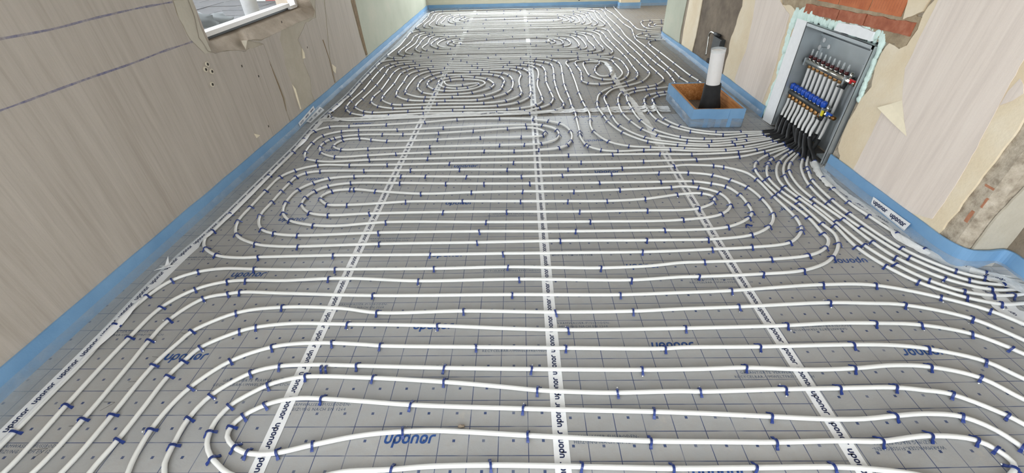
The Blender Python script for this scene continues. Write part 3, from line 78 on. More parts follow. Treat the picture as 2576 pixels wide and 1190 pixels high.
D['WL']['sheet_a'] = [[0.1,0.08],[4.21,0.08],[4.202,0.169],[4.226,0.287],[4.21,0.425],[4.201,0.582],[4.202,0.696],[3.983,0.709],[3.74,0.755],[3.581,0.784],[3.547,0.783],[3.475,0.878],[3.456,0.99],[3.47,1.085],[3.05,1.35],[0.1,1.35]]
D['WL']['sheet_b'] = [[4.42,0.08],[4.22,0.08],[4.213,0.165],[4.25,0.279],[4.233,0.418],[4.207,0.581],[4.208,0.7],[4.033,0.758],[4.167,0.726],[4.519,0.731],[4.448,0.68],[4.449,0.59],[4.406,0.495],[4.418,0.338],[4.424,0.247],[4.418,0.123]]
D['WL']['sheet_c'] = [[5.24,0.08],[4.72,0.08],[4.72,0.093],[4.705,0.169],[4.76,0.289],[4.723,0.432],[4.768,0.536],[4.741,0.616],[4.963,0.707],[5.198,0.711],[5.278,0.845],[5.278,1.35],[5.469,1.35],[5.469,0.819],[5.258,0.331],[5.243,0.103]]
D['WL']['sheet_d'] = [[6.26,0.08],[5.265,0.08],[5.265,0.097],[5.276,0.327],[5.487,0.817],[5.487,1.35],[6.15,1.35],[6.15,0.729],[6.207,0.332],[6.265,0.119]]
D['WL']['green'] = [[6.344,0.08],[6.324,0.286],[6.311,2.5],[7.4,2.5],[7.4,0.9],[9.3,0.9],[9.3,2.5],[10.2,2.5],[10.2,0.08]]
D['WL']['pale'] = [[3.48,1.083],[3.464,0.992],[3.481,0.877],[3.55,0.787],[3.612,0.748],[3.605,0.925],[3.63,1.063]]
D['TEARS'] = [[[4.201,0.582],[4.21,0.495],[4.222,0.398],[4.226,0.287],[4.205,0.187],[4.201,0.189],[4.216,0.291],[4.21,0.401],[4.203,0.497]],[[5.228,0.514],[5.255,0.335],[5.24,0.105],[5.229,0.108],[5.241,0.339],[5.208,0.518]],[[6.186,0.724],[6.241,0.338],[6.295,0.117],[6.355,0.111],[6.326,0.351],[6.298,0.71]]]
D['CHALK'] = [[[2.491,1.085],[2.725,1.078],[2.91,1.082],[3.179,1.083],[3.463,1.076]],[[2.333,0.87],[2.471,0.87],[2.733,0.871],[3.02,0.868],[3.237,0.871],[3.486,0.867]]]
D['SILL'] = [[3.639,1.079],[3.588,0.986],[3.553,0.876],[3.579,0.795],[3.639,0.77],[3.744,0.761],[3.847,0.737],[3.958,0.704],[4.021,0.76],[4.084,0.758],[4.181,0.734],[4.392,0.728],[4.663,0.732],[4.873,0.735],[5.141,0.725],[5.209,0.767],[5.146,0.862],[5.153,0.887]]
D['PLUGS'] = [[3.526,0.73],[3.492,0.708],[3.538,0.684],[3.494,0.618]]
D['HOLES_L'] = [[3.854,0.632],[4.002,0.523],[3.901,0.182],[4.866,0.526],[4.56,0.785]]
D['FLAPS_L'] = [[[4.765,0.542],[4.761,0.505],[4.747,0.464],[4.725,0.466]],[[5.278,0.278],[5.332,0.231],[5.281,0.184],[5.269,0.218]],[[4.418,0.338],[4.431,0.296],[4.421,0.128],[4.401,0.132],[4.42,0.251]],[[3.703,0.207],[3.746,0.176],[3.711,0.168]]]
D['WR'] = {}
D['WR']['plaster_near'] = [[2.2,1.6],[2.439,1.073],[2.448,1.035],[2.473,0.962],[2.461,0.904],[2.475,0.854],[2.48,0.811],[2.516,0.789],[2.604,0.805],[2.619,0.777],[2.622,0.665],[2.584,0.563],[2.618,0.481],[2.631,0.366],[2.637,0.295],[2.633,0.245],[2.627,0.16],[2.575,0.125],[2.56,0.08],[1.76,0.08],[1.75,0.125],[1.743,0.243],[1.737,0.358],[1.737,0.457],[1.733,0.553],[1.73,0.62],[1.74,1.0],[1.72,1.6]]
D['WR']['paper_near'] = [[2.15,1.6],[2.423,1.038],[2.419,0.958],[2.419,0.866],[2.414,0.763],[2.414,0.713],[2.376,0.643],[2.333,0.57],[2.43,0.496],[2.418,0.345],[2.422,0.123],[2.42,0.08],[1.99,0.08],[1.816,0.142],[1.814,0.24],[1.817,0.392],[1.831,0.516],[1.844,0.634],[1.863,0.774],[1.873,0.894],[1.8,1.2],[1.79,1.6]]
D['WR']['flap'] = [[2.43,0.496],[2.333,0.57],[2.256,0.485],[2.194,0.422]]
D['WR']['paper_scrap'] = [[1.851,0.712],[1.854,0.771],[1.839,0.828],[1.814,0.813],[1.791,0.78],[1.814,0.742]]
D['WR']['plaster_mid'] = [[4.516,0.762],[4.49,0.71],[4.517,0.65],[4.52,0.523],[4.553,0.434],[4.551,0.361],[4.523,0.292],[4.532,0.189],[4.522,0.074],[4.47,0.08],[3.56,0.08],[3.536,0.328],[3.564,0.444],[3.57,0.527],[3.585,0.621],[3.541,0.668],[3.622,0.755],[3.605,0.802],[3.675,0.833],[3.837,0.823],[3.855,0.849],[3.95,1.6],[4.6,1.6]]
D['WR']['paper_mid'] = [[4.27,0.794],[4.219,0.628],[4.193,0.473],[4.186,0.384],[4.233,0.242],[4.242,0.122],[4.16,0.08],[3.66,0.08],[3.629,0.301],[3.64,0.461],[3.664,0.585],[3.654,0.646],[3.673,0.774],[3.864,0.839],[3.96,1.6],[4.25,1.6]]
D['WR']['plaster_strip'] = [[5.502,0.631],[5.473,0.431],[5.462,0.249],[5.479,0.067],[5.44,0.06],[5.86,0.06],[5.872,0.039],[5.909,0.243],[5.908,0.357],[5.907,0.578],[5.97,1.6],[5.56,1.6]]
D['WR']['green'] = [[6.0,0.565],[6.006,0.225],[5.969,0.049],[5.98,0.06],[6.76,0.06],[6.76,2.5],[6.1,2.5]]
D['LINTEL_MORTAR'] = [[3.821,0.798],[3.825,0.862],[2.622,1.018],[2.576,0.981],[2.464,0.942],[2.464,0.917],[2.481,0.849],[2.499,0.791],[2.569,0.803],[2.657,0.805],[3.063,0.809],[3.575,0.789]]
D['RCONC'] = [[2.613,1.02],[2.478,1.037],[2.483,0.982],[2.582,0.922]]
D['LOGOS'] = [[1,-0.381,0.758],[1,-0.379,1.257],[1,-0.377,1.748],[1,-0.375,2.257],[1,-0.381,2.752],[0,-1.363,1.104],[0,-1.362,1.607],[0,-1.345,2.099],[0,-1.374,2.595],[0,-1.408,3.055],[0,-1.364,3.592],[2,0.612,0.647],[2,0.611,1.146],[2,0.61,1.642],[2,0.639,2.143],[2,0.599,2.638],[2,0.594,3.159],[2,0.612,3.666],[3,1.582,1.106],[3,1.639,1.666],[3,1.61,2.146],[3,1.652,2.617]]
D['SMALL'] = [[0,1,-0.737,0.878],[0,1,-0.725,1.382],[1,1,-0.012,1.133],[1,1,-0.039,1.625],[1,1,-0.043,2.12],[0,1,-0.717,1.886],[0,2,0.264,1.259],[0,2,0.272,0.755],[0,2,0.265,1.743],[1,2,0.947,1.004],[1,2,0.947,1.526],[1,0,-1.027,0.981],[0,0,-1.666,0.727],[1,0,-1.682,1.23],[0,3,1.246,0.733],[1,3,1.237,1.234],[0,0,-1.714,1.74],[1,1,-0.036,2.639]]
D['TAPE_L'] = [[-1.804,0.687],[-1.821,0.8],[-1.818,0.858],[-1.791,0.908],[-1.8,1.051],[-1.799,1.237],[-1.815,1.3],[-1.81,1.492],[-1.804,1.66],[-1.79,1.896],[-1.779,1.907],[-1.778,2.036],[-1.777,2.217],[-1.775,2.404],[-1.781,2.667],[-1.789,2.953],[-1.791,2.972],[-1.771,3.129],[-1.783,3.333],[-1.789,3.538],[-1.766,3.666],[-1.742,3.862],[-1.739,4.099],[-1.754,4.156],[-1.745,4.448],[-1.748,4.796],[-1.779,5.1],[-1.764,5.335],[-1.748,5.589],[-1.753,5.836],[-1.719,6.767],[-1.731,7.381],[-1.726,7.995],[-1.731,8.647],[-1.737,9.333]]
D['TAPE_X'] = [[-1.787,3.682],[-1.502,3.692],[-1.073,3.707],[-0.507,3.74],[-0.253,3.756],[0.053,3.756],[0.309,3.793],[0.566,3.802],[0.638,3.805],[0.849,3.846],[1.058,3.857],[1.261,3.847],[1.362,3.842]]
D['TAPE_X2'] = [[0.727,3.787],[0.936,3.763],[1.139,3.767],[1.351,3.771]]
D['TAPE_D'] = [[1.038,5.437],[1.063,5.116],[1.038,4.766],[1.044,4.452],[1.053,4.238],[1.073,3.977],[1.073,3.813],[1.069,3.686],[1.078,3.491],[1.069,3.243],[1.062,3.039]]
D['TAPE_R'] = [[2.052,2.72],[1.99,2.482],[1.982,2.314],[2.01,2.175],[2.036,2.046],[2.043,1.94],[2.024,1.853],[2.064,1.739],[2.121,1.624],[2.189,1.535],[2.239,1.469],[2.266,1.429]]
D['TAPE_R2'] = [[2.099,1.463],[2.108,1.393],[2.102,1.306],[2.121,1.251]]
D['STK'] = [[2.17,0.06],[1.882,0.068],[1.891,0.015],[2.159,0.017]]
D['STKL'] = [[4.296,0.047],[4.626,0.074],[4.67,0.04],[4.317,0.012],[4.421,0.004],[4.72,0.034],[4.732,-0.005],[4.438,-0.021]]
D['LOOSE'] = [[-0.779,1.035],[-0.76,1.035],[1.271,1.962]]
SKY = 8.1
# ------------------------------------------------------------------ camera, world, light, exposure
cam = bpy.data.cameras.new('camera'); camo = bpy.data.objects.new('camera', cam); COL.objects.link(camo)
C_ = D['CAM']; r, u, b = C_['r'], C_['u'], C_['b']
camo.matrix_world = Matrix(((r[0], u[0], b[0], 0), (r[1], u[1], b[1], 0), (r[2], u[2], b[2], C_['h']), (0, 0, 0, 1)))
cam.sensor_fit = 'HORIZONTAL'; cam.sensor_width = 36; cam.lens = 36 * C_['f'] / 2576; cam.clip_start = .02; cam.clip_end = 200
S.camera = camo
S.view_settings.view_transform = 'Standard'; S.view_settings.look = 'None'; S.view_settings.gamma = 1
S.view_settings.use_curve_mapping = False
S.view_settings.exposure = 0.0
W = bpy.data.worlds.new('World'); S.world = W; W.use_nodes = True
bg = W.node_tree.nodes['Background']; bg.inputs['Color'].default_value = (.86, .93, 1.0, 1); bg.inputs['Strength'].default_value = SKY
S.cycles.use_denoising = True
S.cycles.max_bounces = 10; S.cycles.diffuse_bounces = 6; S.cycles.glossy_bounces = 4; S.cycles.transparent_max_bounces = 12
S.cycles.caustics_reflective = False; S.cycles.caustics_refractive = False

def portal(name, loc, normal, w, h):
    """daylight sampling portal filling one window opening"""
    l = bpy.data.lights.new(name, 'AREA'); l.shape = 'RECTANGLE'; l.size = w; l.size_y = h
    o = bpy.data.objects.new(name, l); COL.objects.link(o); o.location = loc
    o.rotation_euler = Vector(normal).to_track_quat('-Z', 'Z').to_euler()
    l.cycles.is_portal = True
    return o
CEIL = 2.55
portal('daylight_far_window', (.1, 9.5, 1.33), (0, -1, 0), 3.4, 2.25)
portal('daylight_added_back', (.3, -2.3, 1.35), (0, 1, 0), 3.6, 2.0)  # opening behind the camera, added to even out the near light
portal('daylight_side_window', (-2.1, 3.6, 1.55), (1, 0, 0), 1.5, 1.3)
portal('daylight_added_near', (-2.15, -.8, 1.4), (1, 0, 0), 2.9, 1.8)  # unseen window, added and widened to brighten the right wall
portal('daylight_added_left_far', (-1.95, 7.55, 1.6), (1, 0, 0), 1.9, 1.4)  # unseen window, added to light the far floor
portal('daylight_side_room', (4.6, 8.2, 1.5), (-1, 0, 0), 2.0, 1.5)

# ------------------------------------------------------------------ materials
def srgb(*c):
    f = lambda v: (v / 255 / 12.92) if v / 255 <= .04045 else ((v / 255 + .055) / 1.055) ** 2.4
    return (f(c[0]), f(c[1]), f(c[2]), 1)
class N:
    def __init__(s, name):
        s.m = bpy.data.materials.new(name); s.m.use_nodes = True; s.t = s.m.node_tree; s.p = s.t.nodes['Principled BSDF']
        s.out = s.t.nodes['Material Output']; s._co = None
    def n(s, typ, **k):
        o = s.t.nodes.new(typ)
        for a, v in k.items():
            if a.startswith('i_'):
                key = a[2:]; key = int(key) if key.isdigit() else key.replace('_', ' ')
                if hasattr(v, 'links') or hasattr(v, 'is_output'): s.t.links.new(v, o.inputs[key])
                else: o.inputs[key].default_value = v
            else: setattr(o, a, v)
        return o
    def co(s):
        if not s._co: s._co = s.n('ShaderNodeTexCoord').outputs['Object']
        return s._co
    def scale(s, x, y, z): return s.n('ShaderNodeMapping', i_Vector=s.co(), i_Scale=(x, y, z)).outputs[0]
    def noise(s, sc, det=3, rough=.55, vec=None, dist=0):
        return s.n('ShaderNodeTexNoise', i_Vector=vec or s.co(), i_Scale=sc, i_Detail=det, i_Roughness=rough, i_Distortion=dist).outputs['Fac']
    def ramp(s, fac, *st):
        o = s.n('ShaderNodeValToRGB', i_Fac=fac); e = o.color_ramp.elements
        while len(e) < len(st): e.new(.5)
        for el, (p, c) in zip(e, st): el.position = p; el.color = c if len(c) == 4 else (*c, 1)
        return o.outputs[0]
    def mix(s, f, a, b, mode='MIX'):
        o = s.n('ShaderNodeMix', data_type='RGBA', blend_type=mode)
        for i, v in ((0, f), (6, a), (7, b)):
            if hasattr(v, 'is_output'): s.t.links.new(v, o.inputs[i])
            else: o.inputs[i].default_value = v
        return o.outputs[2]
    def math(s, op, a, b=0., c=0.):
        o = s.n('ShaderNodeMath', operation=op)
        for i, v in enumerate((a, b, c)):
            if hasattr(v, 'is_output'): s.t.links.new(v, o.inputs[i])
            else: o.inputs[i].default_value = v
        return o.outputs[0]
    def bump(s, h, st=.3, d=.01):
        o = s.n('ShaderNodeBump', i_Height=h, i_Strength=st, i_Distance=d); s.t.links.new(o.outputs[0], s.p.inputs['Normal']); return o
    def col(s, c):
        if hasattr(c, 'is_output'): s.t.links.new(c, s.p.inputs['Base Color'])
        else: s.p.inputs['Base Color'].default_value = c
        return s
    def set(s, **k):
        for a, v in k.items():
            key = a.replace('_', ' ')
            if hasattr(v, 'is_output'): s.t.links.new(v, s.p.inputs[key])
            else: s.p.inputs[key].default_value = v
        return s
M = {}
def plain(name, c, rough=.5, metal=0., spec=.5, var=.08, sc=30):
    m = N(name); n = m.noise(sc, 3)
    d = tuple(v * (1 - var) for v in c[:3]) + (1,); e = tuple(min(1, v * (1 + var)) for v in c[:3]) + (1,)
    m.col(m.ramp(n, (.3, d), (.7, e))).set(Roughness=rough, Metallic=metal); m.p.inputs['Specular IOR Level'].default_value = spec
    M[name] = m.m; return m
def wallpaper(name, c0, c1, c2):
    m = N(name)
    a = m.noise(1, 5, .6, m.scale(46, 46, 2.2), .5); b2 = m.noise(1, 5, .65, m.scale(9, 9, .8), .6); f = m.noise(160, 2)
    g = m.math('ADD', m.math('MULTIPLY', a, .6), m.math('MULTIPLY', b2, .4))
    cc = m.ramp(g, (.25, c2), (.5, c1), (.7, c0))
    st = m.ramp(m.noise(1, 3, .6, m.scale(30, 30, .9), 1.2), (.6, (0, 0, 0, 1)), (.72, (1, 1, 1, 1)))
    cc = m.mix(m.math('MULTIPLY', st, .35), cc, c2)
    m.col(m.mix(m.math('MULTIPLY', f, .12), cc, srgb(150, 138, 128))).set(Roughness=.85)
    m.bump(m.math('ADD', g, m.math('MULTIPLY', f, .25)), .35, .004); M[name] = m.m
wallpaper('wallpaper_grey', srgb(192, 182, 170), srgb(181, 171, 159), srgb(160, 149, 136))
wallpaper('wallpaper_pink', srgb(232, 219, 207), srgb(224, 210, 198), srgb(207, 193, 182))
def plaster(name, a, b, c, sc=3.5, bump=.4):
    m = N(name); n1 = m.noise(sc, 6, .62); n2 = m.noise(60, 4, .6)
    cc = m.ramp(n1, (.3, a), (.5, b), (.72, c))
    m.col(m.mix(m.math('MULTIPLY', n2, .18), cc, tuple(v * .6 for v in b[:3]) + (1,))).set(Roughness=.9)
    m.bump(m.math('ADD', m.math('MULTIPLY', n1, .5), n2), bump, .006); M[name] = m.m
plaster('plaster_cream', srgb(220, 200, 168), srgb(227, 210, 181), srgb(233, 220, 197))
plaster('plaster_olive', srgb(168, 158, 140), srgb(180, 170, 152), srgb(192, 183, 167))
plaster('plaster_green', srgb(163, 165, 146), srgb(176, 178, 160), srgb(190, 186, 168), 1.2, .2)
plaster('plaster_far', srgb(196, 192, 170), srgb(206, 202, 182), srgb(212, 208, 190), 1.0, .2)
plaster('concrete_rough', srgb(128, 115, 98), srgb(178, 165, 146), srgb(206, 194, 176), 22, 1.0)
plaster('concrete_dark', srgb(92, 80, 66), srgb(118, 104, 88), srgb(140, 126, 108), 5, .5)
plaster('mortar_brown', srgb(130, 118, 102), srgb(147, 133, 116), srgb(162, 148, 131), 8, .6)
plaster('mortar_grey', srgb(140, 122, 98), srgb(166, 148, 120), srgb(186, 168, 140), 16, 1.0)
plaster('ceiling_white', srgb(206, 203, 196), srgb(214, 211, 205), srgb(220, 218, 212), 2, .2)
plaster('brick_red', srgb(146, 80, 56), srgb(166, 96, 68), srgb(184, 118, 90), 20, .5)
plaster('clay_orange', srgb(178, 98, 60), srgb(194, 112, 70), srgb(206, 128, 86), 9, .3)
plaster('slab_grey', srgb(104, 100, 96), srgb(118, 114, 110), srgb(130, 126, 122), 3, .3)
plaster('plaster_pale', srgb(182, 173, 155), srgb(192, 184, 167), srgb(202, 194, 178), 4, .3)
plaster('brick_pale', srgb(160, 104, 76), srgb(178, 122, 92), srgb(190, 140, 112), 20, .5)
plaster('paving', srgb(38, 36, 36), srgb(48, 46, 46), srgb(58, 55, 55), 6, .4)
M['paving'].node_tree.nodes['Principled BSDF'].inputs['Specular IOR Level'].default_value = .1

def foil(name, base, dirt, amount, rough):
    m = N(name)
    sx = m.n('ShaderNodeSeparateXYZ', i_0=m.co())
    def cell(o): return m.math('ABSOLUTE', m.math('SUBTRACT', m.math('FLOORED_MODULO', m.math('ADD', m.math('DIVIDE', o, .1), .5), 1.0), .5))
    mx = m.math('MAXIMUM', cell(sx.outputs[0]), cell(sx.outputs[1]))
    sq = m.math('LESS_THAN', mx, .047); ln = m.math('GREATER_THAN', mx, .4865)
    fade = m.ramp(m.noise(9, 2), (.3, (.45, .45, .45, 1)), (.55, (1, 1, 1, 1)))
    n1 = m.noise(2.2, 5, .65); n2 = m.noise(26, 5, .7); fine = m.noise(220, 2, .5)
    cc = m.ramp(n1, (.3, tuple(v * .84 for v in base[:3]) + (1,)), (.6, base), (.8, tuple(v * 1.12 for v in base[:3]) + (1,)))
    cc = m.mix(m.math('MULTIPLY', m.ramp(m.math('MULTIPLY', n1, n2), (.2, (0, 0, 0, 1)), (.42, (1, 1, 1, 1))), amount), cc, dirt)
    sp = m.ramp(m.noise(5, 6, .75, None, .6), (.62, (0, 0, 0, 1)), (.74, (1, 1, 1, 1)))
    cc = m.mix(m.math('MULTIPLY', sp, .3), cc, srgb(190, 176, 156))
    cc = m.mix(m.math('MULTIPLY', fine, .10), cc, srgb(70, 70, 70))
    pr = m.math('MULTIPLY', m.math('MAXIMUM', m.math('MULTIPLY', ln, .95), m.math('MULTIPLY', sq, .95)), fade)
    cc = m.mix(pr, cc, srgb(30, 54, 98))
    m.col(cc).set(Roughness=m.math('MULTIPLY_ADD', n2, .2, rough)); m.p.inputs['Specular IOR Level'].default_value = .55
    wr = m.noise(14, 6, .7, m.scale(1, 2.4, 1), .8)
    m.bump(m.math('ADD', wr, m.math('MULTIPLY', fine, .05)), .12, .012); M[name] = m.m
foil('foil_grey', srgb(164, 164, 163), srgb(156, 144, 128), .25, .36)
foil('foil_far', srgb(138, 134, 127), srgb(112, 99, 82), .75, .55)
plain('print_blue', srgb(34, 70, 128), .5); plain('print_faint', srgb(72, 86, 108), .55); plain('print_dark', srgb(28, 40, 78), .5)
m = plain('pipe_white', srgb(220, 219, 215), .3, var=.03, sc=8); m.p.inputs['Subsurface Weight'].default_value = 0
plain('clip_blue', srgb(20, 46, 112), .42, var=.25, sc=60)
plain('tape_white', srgb(226, 226, 226), .35, var=.03, sc=12)
def film(name, c, alpha_lo, alpha_hi, rough=.25):
    m = N(name); n = m.noise(7, 5, .7, m.scale(1, 1, 2.5), .8)
    m.col(c).set(Roughness=rough, Alpha=m.ramp(n, (.3, (alpha_lo,) * 3), (.7, (alpha_hi,) * 3)))
    m.bump(m.noise(18, 5, .7, None, 1.0), .6, .01); M[name] = m.m
film('film_clear', srgb(170, 176, 180), .12, .42); film('tape_clear', srgb(236, 236, 234), .55, .95, .5)
def foam_strip():
    m = N('foam_blue'); n = m.noise(3, 4); n2 = m.noise(220, 2)
    m.col(m.mix(m.math('MULTIPLY', n2, .15), m.ramp(n, (.3, srgb(106, 148, 186)), (.7, srgb(128, 167, 201))), srgb(90, 132, 174))).set(Roughness=.55)
    m.bump(m.noise(12, 4, .6), .25, .01); M['foam_blue'] = m.m
foam_strip()
plain('steel_zinc', srgb(178, 184, 186), .38, .6, var=.12, sc=5); plain('steel_dark', srgb(70, 72, 72), .45, .5); plain('nickel', srgb(186, 184, 176), .22, 1.0)
plain('brass', srgb(150, 112, 70), .45, 1.0); plain('cap_blue', srgb(24, 76, 176), .4); plain('cap_maroon', srgb(76, 26, 26), .4); plain('handle_red', srgb(206, 28, 30), .4)
plain('rubber_black', srgb(22, 22, 23), .7); plain('sleeve_black', srgb(26, 26, 27), .6, var=.2); plain('tag_yellow', srgb(228, 210, 40), .5)
plain('polystyrene', srgb(236, 236, 236), .8, var=.03); plain('foam_mint', srgb(214, 234, 226), .75, var=.06, sc=16); plain('pvc_white', srgb(232, 228, 224), .4, var=.02)
m = N('chalk_blue'); m.col(srgb(92, 100, 156)).set(Roughness=.9, Alpha=m.ramp(m.noise(40, 4, .7), (.3, (.12,) * 3), (.7, (.6,) * 3))); M['chalk_blue'] = m.m; plain('hole_dark', srgb(48, 40, 34), .9); plain('plug_cream', srgb(206, 196, 176), .7); plain('paper_cream', srgb(228, 216, 190), .85, var=.04)
plain('tear_brown', srgb(124, 102, 72), .9, var=.2); plain('insulation_black', srgb(32, 32, 33), .85, var=.2)
m = N('wood_board'); g = m.noise(1, 5, .6, m.scale(60, 4, 60), 1.2)
m.col(m.ramp(g, (.3, srgb(150, 92, 42)), (.55, srgb(190, 128, 70)), (.75, srgb(214, 164, 106)))).set(Roughness=.7); M['wood_board'] = m.m
m = N('clear_plastic'); m.col((.9, .95, .95, 1)).set(Roughness=.1, Alpha=.35); M['clear_plastic'] = m.m
m = N('window_glass'); m.col((.9, .95, .95, 1)).set(Roughness=.02, Alpha=.08); M['window_glass'] = m.m
plain('carton_red', srgb(112, 14, 12), .5); plain('carton_yellow', srgb(120, 84, 20), .5); plain('tarp_green', srgb(24, 27, 26), .7); plain('downpipe_grey', srgb(150, 148, 146), .5)

# ------------------------------------------------------------------ helpers
def obj(name, verts, faces, mat, parent=None, smooth=False):
    me = bpy.data.meshes.new(name); me.from_pydata([tuple(v) for v in verts], [], faces); me.update()
    if smooth: me.polygons.foreach_set('use_smooth', [True] * len(me.polygons))
    if mat: me.materials.append(M[mat])
    o = bpy.data.objects.new(name, me); COL.objects.link(o)
    if parent: o.parent = parent
    return o
def tag(o, label=None, cat=None, group=None, kind=None):
    if label: o['label'] = label
    if cat: o['category'] = cat
    if group: o['group'] = group
    if kind: o['kind'] = kind
    return o
def empty(name, loc=(0, 0, 0)):
    o = bpy.data.objects.new(name, None); COL.objects.link(o); o.location = loc; o.empty_display_size = .05; return o
class MB:
    def __init__(s): s.v = []; s.f = []
    def add(s, v, f):
        k = len(s.v); s.v += [tuple(a) for a in v]; s.f += [tuple(i + k for i in q) for q in f]; return s
    def box(s, a, b):
        x0, y0, z0 = a; x1, y1, z1 = b
        return s.add([(x0, y0, z0), (x1, y0, z0), (x1, y1, z0), (x0, y1, z0), (x0, y0, z1), (x1, y0, z1), (x1, y1, z1), (x0, y1, z1)],
                     [(0, 3, 2, 1), (4, 5, 6, 7), (0, 1, 5, 4), (1, 2, 6, 5), (2, 3, 7, 6), (3, 0, 4, 7)])
    def tube(s, pts, rad, n=8, caps=True):
        pts = [Vector(p) for p in pts]; k = len(s.v); up = None
        for i, p in enumerate(pts):
            t = (pts[min(i + 1, len(pts) - 1)] - pts[max(i - 1, 0)]).normalized()
            if up is None: up = Vector((0, 0, 1)) if abs(t.z) < .9 else Vector((1, 0, 0))
            a = t.cross(up)
            if a.length < 1e-4: a = t.orthogonal()
            a.normalize(); bb = a.cross(t).normalized(); up = bb
            rr = rad[i] if isinstance(rad, (list, tuple)) else rad
            for j in range(n):
                an = 2 * math.pi * j / n; s.v.append(tuple(p + (a * math.cos(an) + bb * math.sin(an)) * rr))
        for i in range(len(pts) - 1):
            for j in range(n):
                q = (j + 1) % n; s.f.append((k + i * n + j, k + i * n + q, k + (i + 1) * n + q, k + (i + 1) * n + j))
        if caps:
            s.f.append(tuple(k + j for j in range(n))[::-1]); s.f.append(tuple(k + (len(pts) - 1) * n + j for j in range(n)))
        return s
    def blob(s, c, rx, ry, rz, seed=0, amp=.3, seg=10, rings=7):
        k = len(s.v)
        for i in range(rings + 1):
            th = math.pi * i / rings
            for j in range(seg):
                ph = 2 * math.pi * j / seg; d = Vector((math.sin(th) * math.cos(ph), math.sin(th) * math.sin(ph), math.cos(th)))
                q = 1 + amp * noise.noise(d * 1.6 + Vector((seed * 3.1, seed, 0))); s.v.append((c[0] + d.x * rx * q, c[1] + d.y * ry * q, c[2] + d.z * rz * q))
        for i in range(rings):
            for j in range(seg):
                q = (j + 1) % seg; s.f.append((k + i * seg + j, k + (i + 1) * seg + j, k + (i + 1) * seg + q, k + i * seg + q))
        return s
    def build(s, name, mat, parent=None, smooth=False): return obj(name, s.v, s.f, mat, parent, smooth)
def catmull(p, step):
    p = [Vector((*q, 0)) if len(q) == 2 else Vector(q) for q in p]; q = [2 * p[0] - p[1]] + p + [2 * p[-1] - p[-2]]; out = []
    for i in range(len(p) - 1):
        p0, p1, p2, p3 = q[i:i + 4]; d = lambda a, b: max((a - b).length, 1e-4) ** .5
        t0 = 0; t1 = d(p0, p1); t2 = t1 + d(p1, p2); t3 = t2 + d(p2, p3); n = max(1, math.ceil((p2 - p1).length / step))
        for k in range(n):
            t = t1 + (t2 - t1) * k / n
            A1 = p0 * ((t1 - t) / (t1 - t0)) + p1 * ((t - t0) / (t1 - t0)); A2 = p1 * ((t2 - t) / (t2 - t1)) + p2 * ((t - t1) / (t2 - t1)); A3 = p2 * ((t3 - t) / (t3 - t2)) + p3 * ((t - t2) / (t3 - t2))
            B1 = A1 * ((t2 - t) / (t2 - t0)) + A2 * ((t - t0) / (t2 - t0)); B2 = A2 * ((t3 - t) / (t3 - t1)) + A3 * ((t - t1) / (t3 - t1))
            out.append(B1 * ((t2 - t) / (t2 - t1)) + B2 * ((t - t1) / (t2 - t1)))
    out.append(p[-1]); return out
def ragged(poly, step, amp, seed):
    """subdivide an outline and roughen it"""
    out = []
    for i, a in enumerate(poly):
        bq = poly[(i + 1) % len(poly)]; L = math.dist(a, bq); n = max(1, int(L / step))
        for k in range(n):
            t = k / n; x = a[0] + (bq[0] - a[0]) * t; z = a[1] + (bq[1] - a[1]) * t
            q = Vector((x * 22, z * 22, seed * 7.3)); w = amp * (noise.noise(q) + .5 * noise.noise(q * 2.7))
            w2 = amp * (noise.noise(q + Vector((50, 0, 0))) + .5 * noise.noise(q * 2.7 + Vector((50, 0, 0))))
            out.append((x + w, z + w2))
    return out
def layer(name, poly, place, t0, t1, mat, parent, amp=.006, step=.03, seed=1):
    """a thin slab with a ragged outline lying on a wall; place(u, z, off) -> world"""
    pl = ragged(poly, step, amp, seed) if amp else [tuple(p) for p in poly]
    n = len(pl); tri = tessellate_polygon([[Vector((a, c, 0)) for a, c in pl]])
    v = [place(a, c, t1) for a, c in pl] + [place(a, c, t0) for a, c in pl]
    ctr = place(pl[0][0], pl[0][1], t1) - place(pl[0][0], pl[0][1], t0)
    f = []
    for t in tri:
        nn = (v[t[1]] - v[t[0]]).cross(v[t[2]] - v[t[0]]); f.append(tuple(t) if nn.dot(ctr) > 0 else tuple(t[::-1]))
    f += [(i, (i + 1) % n, n + (i + 1) % n, n + i) for i in range(n)]
    return obj(name, v, f, mat, parent)
LW0 = Vector((-1.977, -.8, 0)); LW1 = Vector((-1.765, 9.42, 0)); LU = (LW1 - LW0).normalized(); LNV = Vector((LU.y, -LU.x, 0))
def PL(u, z, off=0): return LW0 + LU * u + LNV * off + Vector((0, 0, z))
def PR(y, z, off=0): return Vector((2.08 - off, y, z))
# ------------------------------------------------------------------ the room
def struct(name, mb, mat): return tag(mb.build(name, mat), kind='structure')
tag(struct('floor', MB().box((-2.4, -2.5, -.12), (4.9, 10.0, -.002)), 'slab_grey'), 'grey screed floor under the foil')
tag(struct('ceiling', MB().box((-2.4, -2.5, CEIL), (4.9, 10.0, CEIL + .1)), 'ceiling_white'), 'white ceiling')
sill = D['SILL']
upoly = [(-1.7, -.02), (10.25, -.02), (10.25, CEIL), (9.3, CEIL), (9.3, .9), (7.4, .9), (7.4, CEIL)] + [(sill[-1][0], CEIL)] + [tuple(p) for p in sill[::-1]] + [(sill[0][0], CEIL), (1.45, CEIL), (1.45, .5), (-1.45, .5), (-1.45, CEIL), (-1.7, CEIL)]  # near and far notches are unseen window openings added for light
wl = layer('wall_left', upoly, PL, -.3, -.003, 'plaster_olive', None, amp=0); tag(wl, 'left wall with peeling grey wallpaper and a small window', kind='structure')
mb = MB()
